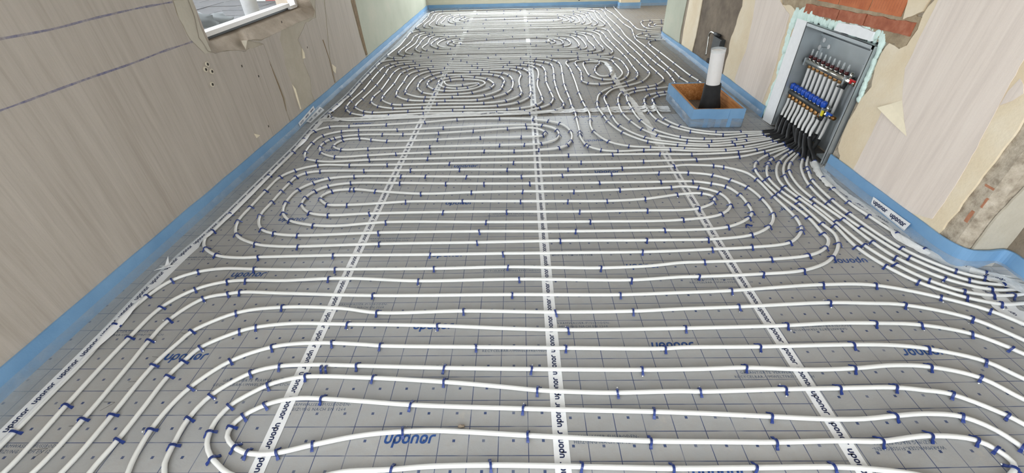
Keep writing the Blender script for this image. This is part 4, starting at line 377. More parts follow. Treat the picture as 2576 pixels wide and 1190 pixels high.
for u0, u1 in ((-1.5, 1.5), (3.5, 5.25), (7.35, 9.35)):  # first and last span the added openings
    a = [PL(u0, 2.2, -.3), PL(u1, 2.2, -.3), PL(u1, 2.2, -.003), PL(u0, 2.2, -.003)]; mb.add(a + [p + Vector((0, 0, .36)) for p in a], [(0, 1, 2, 3), (4, 7, 6, 5), (0, 4, 5, 1), (1, 5, 6, 2), (2, 6, 7, 3), (3, 7, 4, 0)])
mb.build('window_lintel', 'plaster_olive', wl)
for k, nm in (('sheet_a', 'wallpaper_sheet'), ('sheet_b', 'wallpaper_sheet'), ('sheet_c', 'wallpaper_sheet'), ('sheet_d', 'wallpaper_sheet')):
    layer(nm, D['WL'][k], PL, -.004, 0, 'wallpaper_grey', wl, amp=.005, seed=hash(k) % 7 + 1 if False else len(nm) + ord(k[-1]))
layer('painted_plaster', D['WL']['green'], PL, -.02, -.001, 'plaster_green', wl, amp=.004, seed=3)
layer('plaster_patch', D['WL']['pale'], PL, -.004, -.0005, 'plaster_pale', wl, amp=.004, seed=5)
for ln in D['CHALK']:
    pts = catmull(ln, .02); v = []; f = []
    for i, p in enumerate(pts):
        w = .0042 * (1 + .6 * noise.noise(Vector((p.x * 9, 0, p.y)))); v += [PL(p.x, p.y - w, .0007), PL(p.x, p.y + w, .0007)]
        if i: f.append((2 * i - 2, 2 * i, 2 * i + 1, 2 * i - 1))
    o = obj('chalk_line', v, f, 'chalk_blue', wl)
# broken mortar reveal around the window
def back(i, p):
    if i < 3: return (3.77, max(p[1], .82))
    if i > len(sill) - 4: return (5.13, max(p[1], .82))
    return (3.77 + (p[0] - 3.58) / (5.2 - 3.58) * 1.36, .818)
sp = [tuple(p) for p in sill]; sp[0] = (3.66, 2.2); sp[-1] = (5.15, 2.2)
fine = []
for i in range(len(sp) - 1):
    n = 6
    for k in range(n):
        t = k / n; a, b2 = sp[i], sp[i + 1]; ba, bb = back(i, a), back(i + 1, b2)
        fine.append(((a[0] + (b2[0] - a[0]) * t, a[1] + (b2[1] - a[1]) * t), (ba[0] + (bb[0] - ba[0]) * t, ba[1] + (bb[1] - ba[1]) * t)))
v = []; f = []; NR = 6
for i, (a, bk) in enumerate(fine):
    for k in range(NR + 1):
        t = k / NR; off = .002 - .1 * t if k < NR else -.3
        tt = min(1, t * 1.05); q = Vector((a[0] * 20, t * 4, a[1] * 20)); w = .007 * noise.noise(q) * (0 if k >= NR - 1 else 1)
        v.append(PL(a[0] + (bk[0] - a[0]) * tt + w, a[1] + (bk[1] - a[1]) * tt + w, off))
    if i:
        for k in range(NR): e = (i - 1) * (NR + 1) + k; f.append((e, e + 1, e + NR + 2, e + NR + 1))
obj('window_reveal', v, f, 'mortar_brown', wl, True)
for p in D['PLUGS']:
    mb = MB(); mb.tube([PL(p[0], p[1], -.002), PL(p[0], p[1], .006)], .0155, 14); o = mb.build('wall_plug', 'plug_cream', wl)
    MB().tube([PL(p[0], p[1], .002), PL(p[0], p[1], .0066)], .0085, 10).build('plug_hole', 'hole_dark', o)
for i, p in enumerate(D['HOLES_L']):
    layer('drill_hole', [(p[0] - .006, p[1] - .008), (p[0] + .005, p[1] - .006), (p[0] + .006, p[1] + .007), (p[0] - .004, p[1] + .009)], PL, -.001, .0006, 'hole_dark', wl, amp=.002, step=.004, seed=i)
for i, fl in enumerate(D['FLAPS_L']):
    n = len(fl); v = [PL(a[0], a[1], .001 if k in (0, n - 1) else .012) for k, a in enumerate(fl)] + [PL(a[0], a[1], -.001 if k in (0, n - 1) else .0105) for k, a in enumerate(fl)]
    obj('paper_flap', v, [tuple(range(n)), tuple(range(2 * n - 1, n - 1, -1))] + [(k, (k + 1) % n, n + (k + 1) % n, n + k) for k in range(n)], 'paper_cream', wl)
for i, tr in enumerate(D['TEARS']):
    layer('paper_tear', tr, PL, -.002, .0009, 'tear_brown', wl, amp=.0015, step=.02, seed=40 + i)
# window in the left wall
w1 = empty('window_1', PL(4.45, .84, -.13)); tag(w1, 'white plastic window above the broken mortar sill', kind='structure')
def wbox(name, u0, u1, z0, z1, o0, o1, mat, parent):
    inv = Matrix.Translation(-parent.location) if parent.type == 'EMPTY' else Matrix()
    a = [PL(u0, z0, o0), PL(u1, z0, o0), PL(u1, z0, o1), PL(u0, z0, o1)]; a += [p + Vector((0, 0, z1 - z0)) for p in a]
    return obj(name, [inv @ p for p in a], [(0, 3, 2, 1), (4, 5, 6, 7), (0, 1, 5, 4), (1, 2, 6, 5), (2, 3, 7, 6), (3, 0, 4, 7)], mat, parent)
wbox('window_frame', 3.74, 4.98, .834, .862, -.17, -.105, 'pvc_white', w1); wbox('window_frame', 3.70, 3.775, .834, 2.2, -.17, -.105, 'pvc_white', w1)
wbox('window_frame', 5.09, 5.15, .82, 2.2, -.17, -.11, 'pvc_white', w1); wbox('window_frame', 3.7, 5.15, 2.13, 2.2, -.17, -.105, 'pvc_white', w1)
wbox('frame_gap_shade', 3.76, 4.98, .815, .834, -.165, -.125, 'steel_dark', w1); wbox('frame_rail', 4.97, 5.1, .815, .84, -.17, -.1, 'pvc_white', w1)  # dark bar stands in for the shaded gap below the frame
wbox('pane', 3.775, 5.09, .84, 2.13, -.14, -.135, 'window_glass', w1)
# outside the window
gx = struct('ground_outside', MB().box((-14, 2, -.3), (-2.4, 22, 0)), 'paving'); tag(gx, 'grey paved yard outside the window')
def paver_row(x0, y0, nx, ny, dx, dy, z):
    me = None
    for i in range(nx):
        for j in range(ny):
            mb = MB().box((-dx / 2 + .012, -dy / 2 + .012, 0), (dx / 2 - .012, dy / 2 - .012, .03)) if me is None else None
            if me is None: o = mb.build('paving_slab', 'paving', gx); me = o.data
            else: o = bpy.data.objects.new('paving_slab', me); COL.objects.link(o); o.parent = gx
            o.location = (x0 + i * dx, y0 + j * dy, z + random.uniform(0, .012)); o.rotation_euler[2] = random.uniform(-.02, .02)
paver_row(-7.6, 8.2, 5, 7, .62, .62, 0)
st = struct('step_outside', MB().box((-12, 12.3, 0), (-4.0, 12.9, .32)), 'paving'); tag(st, 'long grey step across the yard outside the window')
dp = empty('downpipe', (-3.35, 6.02, 0)); MB().tube([(0, 0, 0), (0, 0, 2.2)], .092, 16).build('pipe', 'downpipe_grey', dp, True); MB().tube([(0, 0, .3), (0, 0, .36)], .102, 16).build('pipe_collar', 'downpipe_grey', dp, True)
tag(dp, 'white round downpipe standing outside the window', 'downpipe')
ct = empty('paint_carton', (-5.18, 11.31, 0)); MB().box((-.55, -.3, 0), (.45, .3, .7)).build('carton_body', 'carton_red', ct); MB().box((.45, -.3, 0), (.62, .3, .7)).build('carton_panel', 'carton_yellow', ct); MB().box((-.8, -.32, 0), (-.55, .3, .7)).build('carton_flap', 'downpipe_grey', ct)
tag(ct, 'red and yellow carton outside the window corner', 'carton')
tb = MB(); tb.blob((-5.45, 8.1, .1), .25, .22, .14, 3, .5); tb.blob((-5.4, 8.45, .07), .3, .2, .1, 5, .5); tag(tb.build('folded_tarp', 'tarp_green', None, True), 'dark crumpled tarp lying on the paving outside', 'tarp')

# far wall, right room, back wall
mb = MB().box((-1.9, 9.42, -.02), (1.95, 9.7, .21)).box((-1.9, 9.42, 2.45), (1.95, 9.7, CEIL)).box((-1.9, 9.42, .21), (-1.6, 9.7, 2.45)).box((1.8, 9.42, .21), (1.95, 9.7, 2.45))
wf = tag(struct('wall_far', mb, 'plaster_far'), 'pale green end wall behind the far blue strip')
MB().tube([(1.19, 9.425, .135), (1.19, 9.405, .135)], .018, 10).build('bolt_end', 'steel_dark', wf)
mb = MB().box((1.95, 9.2, -.02), (2.32, 9.7, CEIL)).box((2.32, 9.48, -.02), (4.8, 9.7, CEIL)).box((4.7, 6.4, -.02), (4.9, 7.2, CEIL)).box((4.7, 7.2, -.02), (4.9, 9.2, .75)).box((4.7, 7.2, 2.25), (4.9, 9.2, CEIL)).box((4.7, 9.2, -.02), (4.9, 9.5, CEIL)).box((2.3, 6.45, -.02), (4.8, 6.6, CEIL))
tag(struct('wall_side_room', mb, 'plaster_cream'), 'walls of the side room beyond the opening')
mb = MB().box((-2.3, -2.5, -.02), (-1.5, -2.3, CEIL)).box((2.1, -2.5, -.02), (2.5, -2.3, CEIL)).box((-1.5, -2.5, -.02), (2.1, -2.3, .35)).box((-1.5, -2.5, 2.35), (2.1, -2.3, CEIL))
tag(struct('wall_back', mb, 'plaster_cream'), 'wall behind the viewer with a wide opening added for light')
# right wall with the manifold niche
mb = MB().box((2.092, 1.72, -.02), (2.3, 2.655, CEIL)).box((2.092, 2.655, .785), (2.3, 3.40, CEIL)).box((2.092, 3.40, -.02), (2.3, 6.76, CEIL)).box((2.215, 2.655, -.02), (2.3, 3.40, .785))
pg = [(2.092, 1.72), (2.092, 1.665), (2.118, 1.628), (2.29, 1.622), (2.45, 1.75), (2.8, 1.98), (2.8, 2.2), (2.3, 2.2), (2.3, 1.72)]; n = len(pg)
mb.add([(*p, -.02) for p in pg] + [(*p, CEIL) for p in pg], [(i, (i + 1) % n, n + (i + 1) % n, n + i) for i in range(n)])
wr = tag(struct('wall_right', mb, 'concrete_rough'), 'right wall with torn wallpaper and chiselled concrete')
WRD = D['WR']
layer('concrete_recess', [(5.6, -.01), (4.4, -.01), (4.4, CEIL), (5.6, CEIL)], PR, -.013, -.009, 'concrete_dark', wr, amp=0)
layer('concrete_edge', [(6.1, -.01), (5.8, -.01), (5.8, CEIL), (6.1, CEIL)], PR, -.013, -.009, 'mortar_brown', wr, amp=0)
layer('plaster_patch', WRD['plaster_near'], PR, -.013, -.001, 'plaster_cream', wr, amp=.008, seed=2)
layer('plaster_patch', WRD['plaster_mid'], PR, -.013, -.001, 'plaster_cream', wr, amp=.008, seed=4)
layer('plaster_patch', WRD['plaster_strip'], PR, -.013, -.001, 'plaster_cream', wr, amp=.006, seed=6)
layer('painted_plaster', WRD['green'], PR, -.013, -.001, 'plaster_green', wr, amp=.006, seed=8)
layer('wallpaper_sheet', WRD['paper_near'], PR, -.002, .0012, 'wallpaper_pink', wr, amp=.004, seed=9)
layer('wallpaper_sheet', WRD['paper_mid'], PR, -.002, .0012, 'wallpaper_pink', wr, amp=.006, seed=10)
layer('wallpaper_scrap', WRD['paper_scrap'], PR, -.002, .0012, 'wallpaper_pink', wr, amp=.004, seed=11)
fp = WRD['flap']; v = [PR(fp[0][0], fp[0][1], .035), PR(fp[1][0], fp[1][1], .002), PR(fp[2][0], fp[2][1], .003), PR(fp[3][0], fp[3][1], .002), PR((fp[0][0] + fp[3][0]) / 2, (fp[0][1] + fp[3][1]) / 2, .022), PR((fp[0][0] + fp[1][0]) / 2, (fp[0][1] + fp[1][1]) / 2, .012)]
v += [p + Vector((.001, 0, 0)) for p in v]
o = obj('paper_flap', v, [(0, 4, 5), (4, 2, 5), (5, 2, 1), (4, 3, 2), (6, 11, 10), (10, 11, 8), (11, 7, 8), (10, 8, 9), (0, 6, 10, 4), (4, 10, 9, 3), (3, 9, 8, 2), (2, 8, 7, 1), (1, 7, 11, 5), (5, 11, 6, 0)], 'paper_cream', wr); o['label'] = 'torn cream flap hanging off the wallpaper'
# end face at the near corner
def PE(x, z, off=0): return Vector((x, 1.6225 - off, z))
layer('plaster_patch', [(2.14, .0), (2.287, .0), (2.287, 1.6), (2.17, 1.6), (2.15, .9), (2.16, .5), (2.13, .25)], PE, -.002, .008, 'plaster_pale', wr, amp=.006, seed=12)
MB().box((2.289, 1.22, .055), (2.45, 1.75, CEIL)).box((2.289, -2.4, -.02), (2.45, 1.22, CEIL)).build('wall_return', 'mortar_brown', wr)
for i, (y, z, w, h, ang) in enumerate(((1.685, .245, .016, .06, .2), (1.665, .33, .01, .05, -.3), (1.69, .40, .045, .01, .1))):
    layer('brick_scar', [(y - w / 2, z - h / 2), (y + w / 2, z - h / 2), (y + w / 2, z + h / 2), (y - w / 2, z + h / 2)], PR, -.013, -.010, 'brick_pale', wr, amp=.004, step=.01, seed=20 + i)
# lintel above the niche
layer('mortar_bed', D['LINTEL_MORTAR'], PR, -.013, -.006, 'mortar_grey', wr, amp=.012, step=.02, seed=14)
layer('concrete_patch', D['RCONC'], PR, -.013, .0, 'plaster_cream', wr, amp=.008, step=.02, seed=15)
for y0, y1 in ((3.50, 3.12), (3.11, 2.86), (2.85, 2.49)):
    layer('lintel_brick', [(y0, .815 + (3.5 - y0) * .045), (y1, .815 + (3.5 - y1) * .045), (y1, .872 + (3.5 - y1) * .05), (y0, .872 + (3.5 - y0) * .05)], PR, -.013, .004, 'brick_red', wr, amp=.005, step=.02, seed=int(y0 * 100))
for y0, y1 in ((3.50, 3.165), (3.155, 2.875), (2.865, 2.61)):
    o = layer('clay_block', [(y0, .905 + (3.5 - y0) * .03), (y1, .905 + (3.5 - y1) * .03), (y1, 1.16), (y0, 1.16)], PR, -.013, -.002, 'clay_orange', wr, amp=.003, step=.03, seed=int(y0 * 90))
    k = int((y0 - y1) / .022)
    for j in range(1, k): layer('block_groove', [(y0 - j * .022, .925 + (3.5 - y0) * .03), (y0 - j * .022 - .0018, .925 + (3.5 - y0) * .03), (y0 - j * .022 - .0018, 1.15), (y0 - j * .022, 1.15)], PR, -.004, -.0017, 'brick_red', o, amp=0)

# ------------------------------------------------------------------ foil sheets
FX = [(-1.98, -.852), (-.858, .130), (.124, 1.056), (1.050, 3.0)]
REF = [(-1.32, .698), (-.531, .852), (.167, .833), (1.139, .709)]
ROT = [0, 0, 0, .018]
SL = ['nearest grey foil sheet, beside the left wall, covered by sweeping pipes', 'nearest grey foil sheet with clear blue logo, left of the centre tape', 'nearest grey foil sheet between the centre tape and the right tape', 'nearest grey foil sheet right of the tapes with upside-down logos']
sheets = []
for i, ((x0, x1), rf) in enumerate(zip(FX, REF)):
    y0, y1 = -1.2, 3.69
    if i == 3: pts = [(x0, y0), (2.285, y0), (2.285, 1.2), (2.6, 1.2), (2.6, 1.6), (2.13, 1.61), (2.085, 1.66), (2.085, y1), (x0, y1)]
    elif i == 0: pts = [(PL(-.4, 0, -.003).x, y0), (x1, y0), (x1, y1), (PL(4.49, 0, -.003).x, y1)]
    else: pts = [(x0, y0), (x1, y0), (x1, y1), (x0, y1)]
    ca, sa = math.cos(-ROT[i]), math.sin(-ROT[i]); n = len(pts); zz = (0, -.0004, 0, -.0004)[i]
    loc = [((x - rf[0]) * ca - (y - rf[1]) * sa, (x - rf[0]) * sa + (y - rf[1]) * ca) for x, y in pts]
    o = obj('foil_sheet', [(*p, 0) for p in loc] + [(*p, -.0016) for p in loc], [tuple(range(n)), tuple(range(2 * n - 1, n - 1, -1))] + [(k, n + k, n + (k + 1) % n, (k + 1) % n) for k in range(n)], 'foil_grey')
    o.location = (rf[0], rf[1], zz); o.rotation_euler[2] = ROT[i]; tag(o, SL[i], 'foil sheet', 'near foil sheets'); sheets.append(o)
SF = ['far grey foil sheet along the left wall beyond the cross tape', 'far grey foil sheet left of the centre tape under the oval spiral', 'far grey foil sheet right of the centre tape beyond the cross tape', 'far brownish foil sheet along the right wall beyond the wooden box']
for i, (x0, x1) in enumerate(FX):
    y0, y1 = 3.69, 9.415
    pts = [(x0, y0), (x1, y0), (x1, y1), (x0, y1)]
    if i == 0: pts = [(PL(4.49, 0, -.003).x, y0), (x1, y0), (x1, y1), (PL(10.2, 0, -.003).x, y1)]
    if i == 3: pts = [(x0, y0), (2.085, y0), (2.085, 6.7), (4.69, 6.7), (4.69, 9.47), (2.33, 9.47), (2.33, 9.19), (1.94, 9.19), (1.94, y1), (x0, y1)]
    rf = (x0 + .03, y0 + .02); n = len(pts); loc = [(x - rf[0], y - rf[1]) for x, y in pts]
    o = obj('foil_sheet', [(*p, 0) for p in loc] + [(*p, -.0016) for p in loc], [tuple(range(n)), tuple(range(2 * n - 1, n - 1, -1))] + [(k, n + k, n + (k + 1) % n, (k + 1) % n) for k in range(n)], 'foil_far')
    o.location = (rf[0], rf[1], (0, -.0004, 0, -.0004)[i]); tag(o, SF[i], 'foil sheet', 'far foil sheets')

# ------------------------------------------------------------------ lettering
def arc(cx, cy, rx, ry, a0, a1, n=7): return [(cx + rx * math.cos(math.radians(a0 + (a1 - a0) * k / n)), cy + ry * math.sin(math.radians(a0 + (a1 - a0) * k / n))) for k in range(n + 1)]
def ring(cx): return arc(cx + .3, .64, .3, .26, 0, 180) + arc(cx + .3, .36, .3, .26, 180, 360) + [(cx + .6, .64)]
def logo_strokes():
    s = []; x = 0
    s.append([(x, .92)] + arc(x + .3, .36, .3, .26, 180, 360) + [(x + .6, .92)]); x += .98
    s.append(ring(x)); s.append([(x, .5), (x, -.38)]); x += .98
    s.append(ring(x)); x += .98
    s.append([(x, .08)] + arc(x + .3, .64, .3, .26, 180, 0) + [(x + .6, .08)]); x += .98
    s.append(ring(x)); x += .98
    s.append([(x, .08)] + arc(x + .32, .62, .32, .28, 180, 90) + [(x + .5, .9)])
    return s, x + .5
def logo_mesh(hw=.125, shear=.12):
    """the six letters as flat ribbons, unit x-height, centred"""
    st, w = logo_strokes(); v = []; f = []
    for pl in st:
        k = len(v)
        for i, p in enumerate(pl):
            a = pl[max(i - 1, 0)]; b2 = pl[min(i + 1, len(pl) - 1)]; dx, dy = b2[0] - a[0], b2[1] - a[1]; L = math.hypot(dx, dy) or 1
            ex = 0
            if i == 0: ex = -.06
            if i == len(pl) - 1: ex = .06
            cx, cy = p[0] + dx / L * ex, p[1] + dy / L * ex
            for sgn in (-1, 1): v.append((cx - dy / L * hw * sgn, cy + dx / L * hw * sgn))
            if i: e = k + 2 * i; f.append((e - 2, e, e + 1, e - 1))
    return [(x + shear * y - w / 2, y - .5) for x, y in v], f, w
LGV, LGF, LGW = logo_mesh()
LTV, LTF, LTW = logo_mesh(.135, 0)
sc = .165 / LGW; lme = None
for s_, x, y in D['LOGOS']:
    if lme is None: o = obj('printed_logo', [(a * sc, b2 * sc * 1.02, 0) for a, b2 in LGV], LGF, 'print_blue', sheets[s_]); lme = o.data
    else: o = bpy.data.objects.new('printed_logo', lme); COL.objects.link(o); o.parent = sheets[s_]
    o.matrix_parent_inverse = Matrix(); sh = sheets[s_]; q = Matrix.Rotation(-ROT[s_], 4, 'Z') @ (Vector((x, y, 0)) - Vector((sh.location.x, sh.location.y, 0)))
    o.location = (q.x, q.y, .0005); o.rotation_euler[2] = math.pi if s_ == 3 else 0
def text_mesh(body, size):
    cu = bpy.data.curves.new('t', 'FONT'); cu.body = body; cu.size = size; cu.align_x = 'CENTER'; cu.align_y = 'CENTER'; cu.resolution_u = 1; cu.space_line = 1.15; cu.space_character = 1.12
    o = bpy.data.objects.new('t', cu); COL.objects.link(o); bpy.context.view_layer.update()
    me = bpy.data.meshes.new_from_object(o.evaluated_get(bpy.context.evaluated_depsgraph_get())); bpy.data.objects.remove(o); bpy.data.curves.remove(cu); return me
TM = [text_mesh('WARMWASSER-FUSSBODEN-\nHEIZUNG NACH EN 1264', .0165), text_mesh('GARANTIERTE VERWERTUNG\nRECYCELBAR-UMWELTFREUNDLICH', .0165)]
for t in TM: t.materials.clear(); t.materials.append(M['print_faint'])
for k, s_, x, y in D['SMALL']:
    o = bpy.data.objects.new('printed_text', TM[k]); COL.objects.link(o); sh = sheets[s_]; o.parent = sh
    q = Matrix.Rotation(-ROT[s_], 4, 'Z') @ (Vector((x, y, 0)) - Vector((sh.location.x, sh.location.y, 0))); o.location = (q.x, q.y, .0005); o.rotation_euler[2] = math.pi if s_ == 3 else 0

# ------------------------------------------------------------------ pipes
ZP, RP = .0102, .0081
YT = [3.315 - .0525 * i for i in range(9)]; YB = [3.352 - .051 * i for i in range(9)]
def riser(port, top, end, nxt):
    xp, yp, z0 = (2.15, YT[port], .475) if top else (2.105, YB[port], .245)
    e = Vector((end[0], end[1], ZP)); d = (e - Vector((nxt[0], nxt[1], ZP))); d.z = 0; d = d.normalized() if d.length > 0 else Vector((1, 0, 0))
    a = Vector((xp, yp, z0)); mid = Vector((xp - .012, yp, .115)); low = e + d * min(.10, (a.xy - e.xy).length * .4); low.z = ZP + .012
    ctl = [a, Vector((xp, yp, z0 * .62 + .05)), mid, Vector(((mid.x + low.x) / 2, (mid.y + low.y) / 2, .047)), low, e]
    return catmull(ctl, .02)
ENDS = {'mid': ((4, 0), (4, 1)), 'spiral': ((3, 0), (3, 1)), 'loopF': ((2, 0), (2, 1)), 'loopG': ((1, 0), (1, 1)), 'line7': ((0, 0), None), 'line8': ((0, 1), None), 'row11': (None, (5, 1)), 'row10': (None, (5, 0)),
        't3': ((6, 1), None), 't4': ((6, 0), None), 't5': ((7, 1), None), 't6': ((7, 0), None), 't7': ((8, 1), None), 't8': ((8, 0), None)}
PLAB = {'front': 'white heating pipe forming the innermost loop nearest the viewer', 'row5': 'white heating pipe just outside the innermost near loop, bending off at lower left',
 'row6': 'white heating pipe sweeping outside the innermost near loop, second from it', 'row7': 'white heating pipe sweeping outside the innermost near loop, third from it', 'row8': 'white heating pipe sweeping outside the innermost near loop, fourth from it',
 'row9': 'white heating pipe sweeping outside the innermost near loop, fifth from it', 'row10': 'white heating pipe second from the left wall tape, ending in the manifold bundle', 'row11': 'white heating pipe running half under the left wall tape into the manifold bundle',
 'mid': 'white heating pipe wound as the long racetrack loops across the middle of the floor', 'spiral': 'white heating pipe wound as the oval spiral and small knot beyond the cross tape', 'loopF': 'white heating pipe of the second farthest spiral, before the glare',
 'loopG': 'white heating pipe of the farthest spiral along the end wall', 'line7': 'white heating pipe passing behind the wooden box and hairpin turning by the far pillar', 'line8': 'white heating pipe closest to the right wall strip, passing behind the wooden box',
 't3': 'white pipe leftmost of the six running from manifold to the lower right wall corner', 't4': 'white pipe second of the six running from manifold to the lower right wall corner', 't5': 'white pipe third of the six running from manifold to the lower right wall corner',
 't6': 'white pipe fourth of the six running from manifold to the lower right wall corner', 't7': 'white pipe fifth of the six running from manifold to the lower right wall corner', 't8': 'white pipe nearest the right blue strip, partly under clear tape',
 'side_outer': 'white heating pipe outer loop in the side room beyond the opening', 'side_inner': 'white heating pipe second loop inside the far side room', 'side_core': 'white heating pipe smallest loop core in the far side room', 'side_low': 'white heating pipe nearer loop at the side room corner', 'side_low_in': 'white heating pipe inner bend of the nearer side room loop'}
KD_PTS = []; SLEEVES = []
for k, pts in D['PIPES'].items():
    far_ = k in ('loopF', 'loopG')
    path = [Vector((p.x, p.y, ZP)) for p in catmull(pts, .05 if far_ else .03)]; KD_PTS += [p.copy() for p in catmull(pts, .008)] if not far_ else []
    s_, e_ = ENDS.get(k, (None, None)); sl = []
    if k[0] == 't':  # carry on under the wall corner
        L = path[-1]; path += [L + Vector((.06, -.004, 0)), L + Vector((.14, -.004, 0)), L + Vector((.22, -.002, 0))]
    if s_:
        rs = riser(s_[0], s_[1], pts[0], pts[1]); sl.append([p for p in rs if p.z < .115]); path = rs[:-1] + path
    if e_:
        rs = riser(e_[0], e_[1], pts[-1], pts[-2]); sl.append([p for p in rs if p.z < .115]); path = path + rs[::-1][1:]
    z = random.uniform(-.0004, .0004)
    rad = [RP + .0028 * min(1, max(0, (p.z - .10) / .05)) for p in path]
    o = MB().tube(path, rad, 10).build('heating_pipe', 'pipe_white', None, True); tag(o, PLAB[k], 'pipe', 'white underfloor heating pipes')
    for q in sl:
        rad = [0.0145 + (.0007 if i % 2 else 0) for i in range(len(q))]; MB().tube(q, rad, 10).build('bend_sleeve', 'sleeve_black', o, True)
kd = kdtree.KDTree(len(KD_PTS))
for i, p in enumerate(KD_PTS): kd.insert((p.x, p.y, 0), i)
kd.balance()
def drape(x, y, base):
    d = kd.find((x, y, 0))[2]; t = min(1, max(0, (.027 - d) / .02)); t = t * t * (3 - 2 * t); return base + (.0186 - base) * t

# ------------------------------------------------------------------ clips
def clip_geo(seg=8):
    prof = [(-.0215, .0), (-.0185, .0035), (-.0122, .0085)] + [(.0108 * math.cos(math.pi - math.pi * k / seg), .0104 + .0108 * math.sin(math.pi * k / seg)) for k in range(1, seg)] + [(.0122, .0085), (.0185, .0035), (.0215, .0)]
    v = []; f = []; w, th = .0038, .0018
    for i, (y, z) in enumerate(prof):
        a = prof[max(i - 1, 0)]; b2 = prof[min(i + 1, len(prof) - 1)]; L = math.hypot(b2[0] - a[0], b2[1] - a[1]); ny, nz = -(b2[1] - a[1]) / L, (b2[0] - a[0]) / L
        ww = w * (1.35 if i in (0, 1, len(prof) - 1, len(prof) - 2) else 1)
        for sx, sn in ((-1, -1), (1, -1), (1, 1), (-1, 1)): v.append((sx * ww, y + ny * th * sn, z + nz * th * sn + .001))
        if i: e = 4 * (i - 1); f += [(e + j, e + (j + 1) % 4, e + 4 + (j + 1) % 4, e + 4 + j) for j in range(4)]
    n = 4 * (len(prof) - 1); f += [(3, 2, 1, 0), (n, n + 1, n + 2, n + 3)]
    return v, f
cv, cf = clip_geo(); cme = None
ORD = ['first', 'second', 'third', 'fourth', 'fifth', 'sixth', 'seventh', 'eighth', 'ninth', 'tenth', 'eleventh', 'twelfth', 'thirteenth', 'fourteenth', 'fifteenth', 'sixteenth', 'seventeenth', 'eighteenth', 'nineteenth', 'twentieth'] + ['%d-th' % q for q in range(21, 99)]
CBASE = {'row5': 'blue clip on the first pipe outside the near loop', 'row6': 'blue clip on the second pipe outside the near loop', 'row7': 'blue clip on the third pipe outside the near loop', 'row8': 'blue clip on the fourth pipe outside the near loop',
 'row9': 'blue clip on the fifth pipe outside the near loop', 'row10': 'blue clip on the pipe second from left wall tape', 'row11': 'blue clip on the pipe under the left wall tape'}
for i in range(3, 9): CBASE['t%d' % i] = 'blue clip on the %s pipe of the corner bundle' % ORD[i - 3]
def clip_labels(k, l):
    path = catmull(D['PIPES'][k], .03); kt = kdtree.KDTree(len(path))
    for i, p in enumerate(path): kt.insert((p.x, p.y, 0), i)
    kt.balance(); par = [kt.find((x, y, 0))[1] for x, y, a in l]; n = len(l); out = [''] * n
    if k not in ('mid', 'front'):
        frm = 'from its left end' if k.startswith('row') else 'from the manifold'
        for r_, i in enumerate(sorted(range(n), key=lambda q: par[q])): out[i] = '%s, %s %s' % (CBASE.get(k, 'blue clip on the pipes beside the box'), ORD[r_], frm)
        return out
    # straight passes of the loop, numbered from the near side
    brk = [0]; sgn = 0; ext = path[0].x; ei = 0
    for i, p in enumerate(path):
        if sgn == 0: sgn = 1 if p.x > path[0].x + .2 else (-1 if p.x < path[0].x - .2 else 0); ext = p.x; ei = i; continue
        if (p.x - ext) * sgn > 0: ext = p.x; ei = i
        elif (ext - p.x) * sgn > .3: brk.append(ei); sgn = -sgn; ext = p.x; ei = i
    brk.append(len(path) - 1); ps = []
    for a, b2 in zip(brk, brk[1:]): ps.append((sorted(path[i].y for i in range(a, b2 + 1))[(b2 - a) // 2], a, b2))
    ps.sort(); nm = 'racetrack' if k == 'mid' else 'near loop'
    for r_, (ym, a, b2) in enumerate(ps):
        ids = [i for i in range(n) if a <= par[i] < b2 or (par[i] == b2 == len(path) - 1)]; ids.sort(key=lambda q: l[q][0])
        for c_, i in enumerate(ids): out[i] = 'blue clip on %s pipe row %s from near side, %s from left' % (nm, ORD[r_], ORD[c_])
    return out
for k, l in D['CLIPS'].items():
    for (x, y, a), lab in zip(l, clip_labels(k, l)):
        if cme is None: o = obj('tacker_clip', cv, cf, 'clip_blue'); cme = o.data
        else: o = bpy.data.objects.new('tacker_clip', cme); COL.objects.link(o)
        o.location = (x, y, .0005); o.rotation_euler = (random.uniform(-.14, .14), random.uniform(-.25, .25), a + random.uniform(-.2, .2))
        tag(o, lab, 'clip', 'blue tacker clips on the near pipes')
mb = MB(); fv, ff = clip_geo(4)
for k, l in D['CLIPS_FAR'].items():
    for x, y, a in l:
        T = Matrix.Translation((x, y, .0005)) @ Matrix.Rotation(a + random.uniform(-.2, .2), 4, 'Z') @ Matrix.Rotation(random.uniform(-.2, .2), 4, 'Y')
        mb.add([T @ Vector(p) for p in fv], ff)
tag(mb.build('distant_clips', 'clip_blue'), 'hundreds of tiny blue clips on the far pipe spirals', 'clips', kind='stuff')
ll = ['loose blue clip pressed upright in the foil, left of a pair', 'loose blue clip pressed upright in the foil, right of a pair', 'loose blue clip lying flat on foil inside the racetrack bend']
for i, (x, y) in enumerate(D['LOOSE']):
    o = bpy.data.objects.new('tacker_clip', cme); COL.objects.link(o)
    if i < 2: o.location = (x, y, .0005); o.rotation_euler = (0, 0, .15)
    else: o.location = (x, y, .004); o.rotation_euler = (0, math.pi / 2, 1.9)
    tag(o, ll[i], 'clip', 'loose blue clips')
